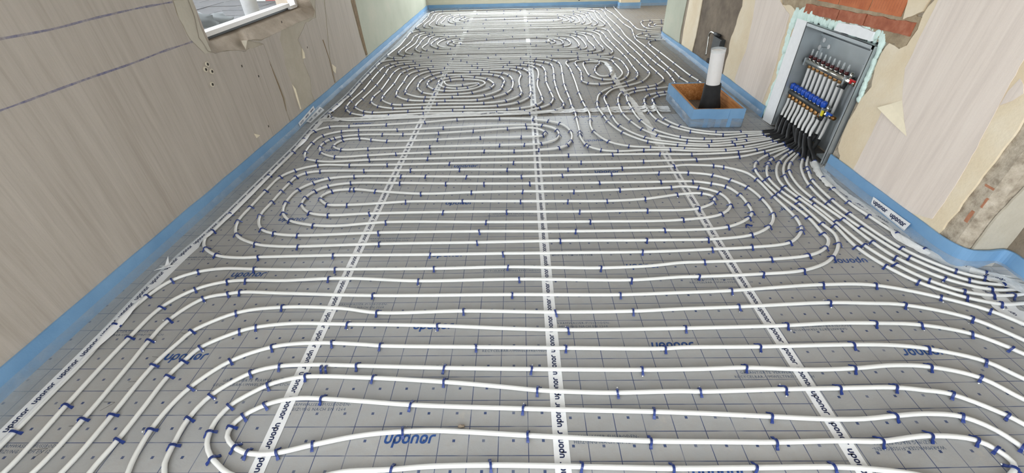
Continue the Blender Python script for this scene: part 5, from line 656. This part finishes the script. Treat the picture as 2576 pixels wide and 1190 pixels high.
# ------------------------------------------------------------------ tapes
def tape(name, pts, width, mat, label, draped, z=.0012, words=None, ncol=6, jag=0., step=.02, parent=None):
    path = catmull(pts, step); v = []; f = []; s = 0; fr = []
    for i, p in enumerate(path):
        t = path[min(i + 1, len(path) - 1)] - path[max(i - 1, 0)]; t.normalize(); nrm = Vector((-t.y, t.x, 0)); fr.append((p, t, nrm, s))
        if i < len(path) - 1: s += (path[i + 1] - p).length
        for k in range(ncol + 1):
            c = (k / ncol - .5) * width
            if jag and k in (0, ncol): c += jag * noise.noise(Vector((s * 30, k, 0)))
            q = p + nrm * c; zz = drape(q.x, q.y, z) if draped else z
            if jag: zz += .002 * abs(noise.noise(Vector((q.x * 20, q.y * 20, 3))))
            v.append((q.x, q.y, zz))
        if i:
            for k in range(ncol): e = (i - 1) * (ncol + 1) + k; f.append((e, e + 1, e + ncol + 2, e + ncol + 1))
    n0 = len(v); v += [(a, b2, c - .0004) for a, b2, c in v]; f += [tuple(i + n0 for i in q[::-1]) for q in f]
    o = obj(name, v, f, mat, parent, draped)
    if label: tag(o, label, 'tape', 'white tape strips')
    if words:
        hx, pitch, flip, lim, ph, mt = words; L = s; mb = MB(); d = ph
        def at(sv, c):
            sv = min(max(sv, 0), L - 1e-4); lo = 0; hi = len(fr) - 1
            while hi - lo > 1:
                m_ = (lo + hi) // 2
                if fr[m_][3] <= sv: lo = m_
                else: hi = m_
            p, t, nrm, s0 = fr[lo]; q = p + t * (sv - s0) + nrm * c; return q
        while d < L - .05 and d < lim:
            vv = []
            for a, b2 in LTV:
                q = at(d + a * hx * flip, b2 * hx * flip + mt); zz = drape(q.x, q.y, z) if draped else z; vv.append((q.x, q.y, zz + .0007))
            obj('printed_word', vv, LTF, 'print_dark', o); d += pitch
    return o
tape('sealing_tape', [(PL(y + .8, 0).x + d_, y) for y, d_ in ((.3, .15), (.8, .152), (1.2, .147), (1.5, .13), (1.75, .128), (2.0, .148), (2.6, .15), (3.2, .142), (3.5, .124), (3.8, .118), (4.3, .137), (5, .112), (5.6, .102), (6.8, .10), (8, .07), (9.2, .05))], .074, 'tape_white', 'white printed tape strip running along the left wall strip', True, words=(.0165, .108, 1, 6, .1, .012), ncol=10)
X1, X2, X3 = -.855, .127, 1.053
tape('sealing_tape', [(X1 + .012, .3), (X1, 1.0), (X1 - .008, 2.2), (X1, 3.62)], .05, 'tape_white', 'white printed tape strip left of centre, running away from the viewer', False, words=(.0165, .105, -1, 9, .05, 0))
tape('sealing_tape', [(X1 + .005, 3.6), (X1 + .02, 6), (X1 + .03, 9.3)], .055, 'tape_clear', 'clear far tape strip left of centre under the oval spiral', False, z=.0022, words=(.0165, .13, -1, 2.5, .1, 0))
tape('sealing_tape', [(X2, .3), (X2, 1.8), (X2 + .005, 3.75)], .052, 'tape_white', 'white printed tape strip down the centre of the floor', False, words=(.0165, .105, 1, 9, .02, 0))
tape('sealing_tape', [(X2 + .01, 3.7), (X2 + .02, 6), (X2 + .0, 9.3)], .058, 'tape_clear', 'clear far tape strip at centre beyond the cross tape', False, z=.0022, words=(.0165, .13, 1, 2.5, .1, 0))
tape('sealing_tape', [(X3 + .005, .3), (X3, 1.0), (X3 - .004, 1.8), (X3 + .01, 2.7), (X3 + .03, 3.2)], .05, 'tape_white', 'white printed tape strip on the right, crossing under the near pipes', False, words=(.0165, .105, -1, 9, .06, 0))
tape('sealing_tape', D['TAPE_D'], .055, 'tape_clear', 'clear crumpled tape strip from small pipe knot towards the manifold lines', True, z=.002, jag=.012)
tape('sealing_tape', D['TAPE_X'], .085, 'tape_clear', 'clear white cross tape from left wall to the wooden box', True, z=.0026, words=(.010, .075, 1, 9, .05, 0), jag=.006)
tape('sealing_tape', D['TAPE_X2'], .05, 'tape_clear', 'short second cross tape strip beside the wooden box', True, z=.003, words=(.010, .075, 1, 9, .05, 0), jag=.02)
tape('sealing_tape', D['TAPE_R'], .085, 'tape_clear', 'clear printed tape along the right blue strip over the outer pipe', True, z=.0014, words=(.014, .14, -1, 9, .15, 0), jag=.012)
tape('sealing_tape', D['TAPE_R2'], .10, 'tape_white', 'white printed tape patch under pipes at the lower right corner', False, z=.0016, words=(.012, .09, -1, 9, .05, 0), jag=.01)
def patch_tape(name, corners, label, nw, hx, rev=False):
    """a flat piece of tape given by its four world corners (u-run, v-run)"""
    a, b2, c, d = [Vector(p) for p in corners]; v = []; f = []; nu, nv = 12, 4
    nrm = (b2 - a).cross(d - a).normalized()
    P = lambda s, t: (a * (1 - s) + b2 * s) * (1 - t) + (d * (1 - s) + c * s) * t
    for i in range(nu + 1):
        for j in range(nv + 1): q = P(i / nu, j / nv); v.append(q + nrm * .0012 * noise.noise(q * 30))
    for i in range(nu):
        for j in range(nv): e = i * (nv + 1) + j; f.append((e, e + nv + 1, e + nv + 2, e + 1))
    n0 = len(v); v += [p - nrm * .0005 for p in v]; f += [tuple(i + n0 for i in q[::-1]) for q in f]
    o = obj(name, v, f, 'tape_white'); tag(o, label, 'tape', 'white tape strips'); mb = MB(); L = (b2 - a).length; H = (d - a).length
    for k in range(nw):
        s0 = (k + .5) / nw; obj('printed_word', [P(s0 + x * hx / L, .5 + y * hx / H) + nrm * .0022 for x, y in LTV], LTF, 'print_dark', o)
    return o
sk = D['STK']; PRS = lambda y, z: Vector((2.066 - .009, y, z))
patch_tape('tape_label', [PRS(*sk[3]), PRS(*sk[2]), PRS(*sk[1]), PRS(*sk[0])], 'white tape piece with two printed words stuck on the right blue strip', 2, .019)
sl = D['STKL']
patch_tape('tape_label', [PL(4.30, .018, .017), PL(4.64, .045, .017), PL(4.64, .078, .013), PL(4.30, .050, .013)], 'upper of two printed tape pieces stuck on the left blue strip', 3, .0125)
patch_tape('tape_label', [PL(4.42, .004, .055), PL(4.74, .004, .055), PL(4.74, .034, .02), PL(4.42, .018, .02)], 'lower of two printed tape pieces where the cross tape meets the left strip', 3, .0125)

sc_ = MB(); cx, cy = PL(2.47, 0).x + .11, 1.67
for i, (an, L) in enumerate(((.3, .05), (1.1, .035), (1.9, .06), (3.0, .045), (4.1, .055), (5.2, .04))):
    d = Vector((math.cos(an), math.sin(an), 0)); n_2 = Vector((-d.y, d.x, 0)) * .011; p0 = Vector((cx, cy, .006)); tip = p0 + d * L + Vector((0, 0, .012 * (i % 3)))
    sc_.add([p0 - n_2, p0 + n_2, tip, p0 - n_2 - Vector((0, 0, .001)), p0 + n_2 - Vector((0, 0, .001)), tip - Vector((0, 0, .001))], [(0, 1, 2), (5, 4, 3), (0, 3, 4, 1), (1, 4, 5, 2), (2, 5, 3, 0)])
tag(sc_.build('tape_scrap', 'tape_white'), 'crumpled star-shaped scrap of white tape by the left strip', 'tape scrap')
for px_, py_, an in ((-1.46, 1.10, .3), (-1.47, .99, .5), (-1.50, .90, .4), (-1.55, .81, .5), (-1.6, .73, .6), (-1.42, 1.22, .2)):
    v = []; f = []
    for s2 in (-1, 1):
        d = Vector((math.cos(an + s2 * .45), math.sin(an + s2 * .45), 0)) * -.045; n_2 = Vector((-d.y, d.x, 0)).normalized() * .0007; k = len(v)
        v += [Vector((px_, py_, 0)) + n_2, Vector((px_, py_, 0)) - n_2, Vector((px_, py_, 0)) + d - n_2, Vector((px_, py_, 0)) + d + n_2]; f.append((k, k + 1, k + 2, k + 3))
    off = sheets[0].location; obj('pencil_mark', [(p.x - off.x, p.y - off.y, .0005) for p in v], f, 'steel_dark', sheets[0])
# ------------------------------------------------------------------ blue edge strips with film
def strip(pts, h, label, film_w=.085, side=1, z0=.0, wob=.004, step=.04, seed=0, film=True, hfun=None, zfun=None):
    """foam strip standing on edge along a floor polyline; side: +1 film lies to the left of the run"""
    path = catmull(pts, step); v = []; f = []; fv = []; ff = []; NC = 7
    for i, p in enumerate(path):
        t = path[min(i + 1, len(path) - 1)] - path[max(i - 1, 0)]; t.normalize(); nr = Vector((-t.y, t.x, 0)) * side
        q = Vector((p.x * 5, p.y * 5, seed)); w = wob * noise.noise(q * .8); hh = h + .004 * noise.noise(q) + (hfun(p) if hfun else 0)
        a, b2 = p + nr * .001, p + nr * (.010 + abs(w))
        zb = zfun(p) if zfun else z0
        v += [(a.x, a.y, zb), (a.x, a.y, hh), (b2.x + nr.x * w, b2.y + nr.y * w, hh), (b2.x, b2.y, zb)]
        if i: e = 4 * (i - 1); f += [(e + j, e + (j + 1) % 4, e + 4 + (j + 1) % 4, e + 4 + j) for j in range(4)]
        for k in range(NC):
            s = k / (NC - 1); o2 = .0125 + abs(w) + film_w * s ** 1.15; zz = .045 * (1 - s) ** 2.2 + .003 + .007 * (1 - abs(2 * s - 1)) * (noise.noise(Vector((p.x * 9, p.y * 9, s * 3 + seed))) + .4)
            qq = p + nr * o2; fv.append((qq.x, qq.y, max(.0025, zz)))
        if i:
            for k in range(NC - 1): e = (i - 1) * NC + k; ff.append((e, e + 1, e + NC + 1, e + NC))
    n = len(path); f += [(3, 2, 1, 0), tuple(4 * (n - 1) + j for j in range(4))]
    o = obj('edge_strip', v, f, 'foam_blue'); tag(o, label, 'foam strip', 'blue edge insulation strips')
    if film: q = obj('film_apron', fv, ff, 'film_clear', o, True); q['label'] = 'clear plastic film folded onto the floor'
    return o
pl2 = lambda u: (PL(u, 0, 0).x, PL(u, 0, 0).y)
strip([pl2(-.3), pl2(2), pl2(4), pl2(6), pl2(8), pl2(10.2)], .10, 'long blue foam edge strip along the left wall', .10, -1, seed=1)
strip([(-1.75, 9.418), (0, 9.418), (1.94, 9.418)], .10, 'blue foam edge strip along the far end wall', .03, -1, seed=2)
strip([(1.945, 9.41), (1.945, 9.198), (2.12, 9.196), (2.325, 9.198), (2.325, 9.3)], .10, 'short blue foam strip around the far pillar', .03, -1, seed=3)
strip([(2.33, 9.47), (3.4, 9.478), (4.6, 9.478)], .12, 'blue foam strip on the back wall of the side room', .04, -1, seed=4)
strip([(2.3, 6.775), (2.10, 6.78), (2.078, 6.74), (2.078, 5.5), (2.078, 4.4), (2.078, 3.58)], .098, 'blue foam edge strip on right wall behind the wooden box', .09, -1, seed=5, hfun=lambda p: -.025 * max(0, (p.y - 5) / 1.7))
strip([(2.078, 2.64), (2.078, 2.2), (2.08, 1.85), (2.082, 1.70), (2.115, 1.618), (2.2, 1.608), (2.265, 1.608), (2.284, 1.585), (2.286, 1.5), (2.286, 1.35), (2.286, .6)], .105, 'blue foam edge strip on right wall nearest the viewer, lifting over pipes at the corner', .03, -1, seed=6, step=.02, zfun=lambda p: .036 * min(1, max(0, (p.x - 2.2) / .06)) * min(1, max(0, (p.y - 1.15) / .15)), hfun=lambda p: .012 * min(1, max(0, (p.x - 2.2) / .1)))

# ------------------------------------------------------------------ manifold cabinet
CY0, CY1, CZ0, CZ1, CX0, CX1 = 2.668, 3.385, .015, .772, 2.058, 2.205
cb = empty('manifold_cabinet', (2.13, 3.03, .0)); loc = lambda p: (p[0] - 2.13, p[1] - 3.03, p[2])
def cbox(name, a, b2, mat, parent=cb, org=loc): return MB().box(org(a), org(b2)).build(name, mat, parent)
cbox('back_panel', (CX1, CY0, CZ0), (CX1 + .003, CY1, CZ1), 'steel_zinc'); cbox('side_panel', (CX0, CY0, CZ0), (CX1, CY0 + .003, CZ1), 'steel_zinc'); cbox('side_panel', (CX0, CY1 - .003, CZ0), (CX1, CY1, CZ1), 'steel_zinc')
cbox('top_panel', (CX0, CY0, CZ1 - .003), (CX1, CY1, CZ1), 'steel_zinc'); cbox('front_flange', (CX0, CY0, CZ1 - .022), (CX0 + .002, CY1, CZ1), 'steel_zinc'); cbox('front_flange', (CX0, CY0, CZ0), (CX0 + .002, CY0 + .018, CZ1), 'steel_zinc')
cbox('front_flange', (CX0, CY1 - .006, CZ0), (CX0 + .002, CY1, CZ1), 'steel_dark'); cbox('back_ledge', (CX1 - .02, CY0, .685), (CX1, CY1, .70), 'steel_zinc'); cbox('back_fold', (CX1 - .012, CY0, .705), (CX1, CY1, .765), 'steel_dark')
for y in (3.30, 2.84): cbox('mounting_rail', (CX1 - .03, y - .012, .1), (CX1, y + .012, .62), 'steel_zinc')
cbox('bottom_lip', (CX0 + .04, CY0, .016), (CX1, CY0 + .14, .03), 'steel_zinc')
for y, z, rr in ((3.345, .66, .016), (3.365, .605, .018), (3.27, .63, .015)): MB().tube([loc((CX1 - .001, y, z)), loc((CX1 - .004, y, z))], rr, 18).build('knockout', 'polystyrene', cb)
tag(cb, 'open galvanised steel manifold cabinet set in the right wall', 'cabinet')
def manifold(name, ys, z, x, label, top):
    m_ = empty(name, (x, sum(ys) / 9, z)); org = lambda p: (p[0] - x, p[1] - sum(ys) / 9, p[2] - z)
    y1, y0 = ys[0] + .03, ys[-1] - .035
    MB().tube([org((x, y1, z)), org((x, y0, z))], .020, 14).build('manifold_bar', 'nickel' if top else 'steel_dark', m_, True)
    MB().tube([org((x + .03, y1 + .004, z + .006)), org((x + .03, y0, z + .006))], .012, 12).build('back_bar', 'steel_dark', m_, True)
    for y in (y1 - .005, y0 + .01): cbox('bracket', (x - .024, y - .007, z - .026), (CX1 - .03, y + .007, z + .026), 'steel_zinc', m_, org)
    MB().tube([org((x, y1, z)), org((x, y1 + .022, z))], .02, 12).build('end_cap', 'steel_dark', m_, True)
    for i, y in enumerate(ys):
        px_ = 2.15 if top else 2.105
        b_ = MB(); b_.tube([org((px_, y, z - .042)), org((px_, y, z - .030)), org((px_, y, z - .012))], [.0135, .0145, .011], 6); b_.build('port_nut', 'brass', m_)
        MB().tube([org((x - .004, y, z + .012)), org((x - .004, y, z + .03))], .0085, 10).build('valve_stem', 'nickel', m_, True)
        if top:
            c_ = MB().tube([org((x - .004, y, z + .03)), org((x - .004, y, z + .047))], .0135, 12).build('flow_meter', 'cap_maroon', m_, True)
            MB().tube([org((x - .004, y, z + .047)), org((x - .004, y, z + .09))], [.007, .005], 10).build('meter_tube', 'clear_plastic', c_, True)
            MB().tube([org((x - .004, y, z + .05)), org((x - .004, y, z + .07))], .002, 6).build('meter_float', 'cap_maroon', c_, True)
        else:
            c_ = MB().tube([org((x - .006, y, z + .028)), org((x - .006, y, z + .034)), org((x - .006, y, z + .062)), org((x - .006, y, z + .066))], [.016, .0195, .0195, .017], 14).build('hand_cap', 'cap_blue', m_, True)
            MB().tube([org((x - .006, y, z + .066)), org((x - .006, y, z + .071))], .006, 8).build('cap_knob', 'cap_blue', c_, True)
    # shut-off valve, vent and drain at the near end
    MB().tube([org((x, y0, z)), org((x, y0 - .035, z))], [.02, .02], 8).build('union_nut', 'nickel', m_)
    MB().tube([org((x, y0 - .035, z)), org((x, y0 - .075, z))], [.015, .017], 12).build('valve_body', 'nickel', m_, True)
    MB().tube([org((x, y0 - .075, z)), org((x, y0 - .11, z))], .013, 10).build('threaded_end', 'brass', m_, True)
    hb = MB(); hb.box(org((x - .026, y0 - .10, z + .016)), org((x - .016, y0 - .045, z + .026))); hb.tube([org((x - .02, y0 - .055, z)), org((x - .02, y0 - .055, z + .02))], .008, 8); hb.build('lever_handle', 'handle_red' if top else 'cap_blue', m_)
    MB().tube([org((x, y0 - .012, z + .01)), org((x, y0 - .012, z + .055))], [.012, .009], 10).build('air_vent', 'nickel', m_, True)
    dr = MB(); dr.tube([org((x - .006, y0 - .005, z - .012)), org((x - .02, y0 - .005, z - .05))], [.009, .015], 10); dr.build('drain_cap', 'rubber_black', m_, True)
    MB().tube([org((x - .028 + .014 * math.cos(a * .7), y0 + .018 + .014 * math.sin(a * .7), z - .042)) for a in range(10)], .0025, 6).build('cap_strap', 'rubber_black', m_, True)
    if not top: cbox('yellow_tag', (x - .026, y0 - .014, z - .018), (x - .02, y0 + .006, z + .018), 'tag_yellow', m_, org)
    return tag(m_, label, 'manifold', 'heating manifolds')
manifold('heating_manifold', YT, .517, 2.135, 'upper manifold bar with maroon flow meters and red lever', True)
manifold('heating_manifold', YB, .285, 2.11, 'lower manifold bar with nine blue hand caps and yellow tag', False)
# polystyrene and spray foam round the cabinet
v = [PR(3.55, .77, .004), PR(3.392, .772, .010), PR(3.392, .008, .022), PR(3.53, .0, .022)]
tag(obj('polystyrene_board', [p for p in v] + [p + Vector((.03, 0, 0)) for p in v], [(0, 3, 2, 1), (4, 5, 6, 7), (0, 1, 5, 4), (1, 2, 6, 5), (2, 3, 7, 6), (3, 0, 4, 7)], 'polystyrene'), 'white polystyrene board strip standing beside the cabinet', 'board')
mb = MB(); mb.box((2.075, 2.74, .787), (2.12, 3.08, .832)); tag(layer('polystyrene_block', [(3.09, .775), (2.74, .782), (2.735, .832), (2.9, .84), (3.08, .822)], PR, -.03, .008, 'polystyrene', None, amp=.004, seed=31), 'white polystyrene block wedged above the cabinet', 'block')
def foam(path, n, w, label, seed):
    rg = random.Random(seed); pts = catmull(path, .01); mb = MB()
    for i in range(n):
        p = pts[int(i / (n - 1) * (len(pts) - 1))]; r_ = w * rg.uniform(.6, 1.25)
        mb.blob((p.x + rg.uniform(0, .008), p.y + rg.uniform(-.3, .3) * w, p.z + rg.uniform(-.4, .4) * w), r_ * .55, r_, r_ * rg.uniform(1, 1.8), seed + i, .35, 12, 8)
    return tag(mb.build('spray_foam', 'foam_mint', None, True), label, 'spray foam', 'mint spray foam')
foam([(2.084, 3.565, .02), (2.084, 3.565, .3), (2.084, 3.575, .5), (2.084, 3.60, .68), (2.084, 3.60, .79)], 60, .026, 'pale mint spray foam bead left of the polystyrene board', 100)
foam([(2.086, 3.60, .79), (2.086, 3.45, .80), (2.09, 3.2, .80), (2.094, 2.95, .815), (2.09, 2.72, .82)], 60, .027, 'pale mint spray foam along the top of the cabinet', 300)
foam([(2.086, 2.69, .83), (2.084, 2.662, .79), (2.084, 2.655, .65), (2.084, 2.648, .55), (2.084, 2.635, .47)], 44, .017, 'pale mint spray foam bead right of the cabinet', 500)

# ------------------------------------------------------------------ wooden box with drain pipe
BX0, BX1, BY0, BY1, BH = 1.405, 1.80, 3.38, 4.055, .15
fb = empty('formwork_box', ((BX0 + BX1) / 2, (BY0 + BY1) / 2, 0)); bo = lambda p: (p[0] - (BX0 + BX1) / 2, p[1] - (BY0 + BY1) / 2, p[2])
for a, b2 in (((BX0, BY0, .002), (BX0 + .02, BY1, BH)), ((BX1 - .02, BY0, .002), (BX1, BY1, BH)), ((BX0 + .02, BY0, .002), (BX1 - .02, BY0 + .02, BH)), ((BX0 + .02, BY1 - .02, .002), (BX1 - .02, BY1, BH))): cbox('board', a, b2, 'wood_board', fb, bo)
def wrap(o0, o1, z0, z1, amp, n=16):
    per = [(BX0, BY0), (BX1, BY0), (BX1, BY1), (BX0, BY1)]; v = []; f = []; ring_ = []
    for i in range(4):
        a, b2 = per[i], per[(i + 1) % 4]
        for k in range(n): t = k / n; ring_.append((a[0] + (b2[0] - a[0]) * t, a[1] + (b2[1] - a[1]) * t))
    cx, cy = (BX0 + BX1) / 2, (BY0 + BY1) / 2; m_ = len(ring_)
    for x, y in ring_:
        sx = 1 if x > cx + (BX1 - BX0) / 2 - .001 else (-1 if x < cx - (BX1 - BX0) / 2 + .001 else 0); sy = 1 if y > cy + (BY1 - BY0) / 2 - .001 else (-1 if y < cy - (BY1 - BY0) / 2 + .001 else 0)
        w = amp * noise.noise(Vector((x * 12, y * 12, 1)))
        for off, z in ((o0, z0), (o0, z1 + w), (o1 + w, z1 + w), (o1 + w, z0)): v.append(bo((x + sx * off, y + sy * off, z)))
    for i in range(m_):
        e, g2 = 4 * i, 4 * ((i + 1) % m_); f += [(e + j, g2 + j, g2 + (j + 1) % 4, e + (j + 1) % 4) for j in range(4)]
    return v, f
v, f = wrap(.0008, .011, .002, BH + .004, .003); obj('foam_wrap', v, f, 'foam_blue', fb)
v, f = wrap(.0125, .0135, .002, .075, .008); q = obj('film_wrap', v, f, 'film_clear', fb, True); q['label'] = 'clear crinkled film round the foot of the box'
cbox('foam_joint', (1.685, BY0 - .016, .004), (1.715, BY0 - .011, .15), 'foam_blue', fb, bo)
tag(fb, 'open wooden formwork box wrapped in blue foam by the right wall', 'box')
dr = empty('drain_pipe', (1.668, 3.715, 0)); T = Vector((-.045, 0, .53))
MB().tube([Vector((.0, 0, .002)), Vector((0, 0, .05)), T * .30, T * .47], [.092, .088, .072, .067], 20).build('insulation_sleeve', 'insulation_black', dr, True)
MB().tube([T * .1, T * .46, T * .97], .0555, 24, False).build('pipe', 'pvc_white', dr, True); MB().tube([T * .95, T * 1.0], .0575, 24, False).build('pipe_cap', 'clear_plastic', dr, True); MB().tube([T * .962, T * .968], .0535, 24).build('pipe_lid', 'pvc_white', dr)
tag(dr, 'white upright drain pipe with black insulated foot in the wooden box', 'drain pipe')
# niche fittings behind the drain pipe
ub = empty('junction_box', (2.075, 4.77, .31)); MB().box((-.03, -.105, -.075), (.012, .105, .075)).build('box_body', 'steel_dark', ub); MB().box((-.034, -.095, -.065), (-.03, .095, .065)).build('box_lid', 'steel_dark', ub); tag(ub, 'dark metal junction box in the concrete recess', 'junction box')
bp = empty('bent_conduit', (2.06, 5.0, .16)); MB().tube(catmull([(.0, 0, 0), (0, .02, .12), (0, .035, .20), (0, .0, .235), (0, -.06, .24), (0, -.1, .24)], .015), .009, 10).build('conduit', 'nickel', bp, True); MB().tube([(0, -.1, .24), (0, -.24, .245)], .016, 12).build('conduit_end', 'rubber_black', bp, True); tag(bp, 'thin bent metal conduit with black end above the junction box', 'conduit')
mb = MB(); mb.blob((2.085, 4.93, .11), .02, .09, .03, 3, .6); tag(mb.build('broken_plaster', 'hole_dark', wr, True)); 

# ------------------------------------------------------------------ crumbs and grit
mb = MB(); rng = random.Random(3)
for i in range(130):
    k = rng.choice(list(D['CLIPS'].keys())); x, y, a = rng.choice(D['CLIPS'][k]); s_ = rng.uniform(.0012, .0032); sg = rng.choice((-1, 1))
    mb.blob((x - math.sin(a) * .024 * sg + rng.uniform(-.01, .01), y + math.cos(a) * .024 * sg, s_ + .001), s_, s_, s_, i, .4, 6, 4)
tag(mb.build('foam_crumbs', 'polystyrene'), 'tiny white polystyrene crumbs scattered beside the clips', 'crumbs', kind='stuff')
mb = MB(); mb.blob((-.21, .80, .006), .012, .007, .005, 3, .6); tag(mb.build('pebble', 'mortar_brown', None, True), 'small brown chip of rubble beside the nearest pipe', 'pebble')
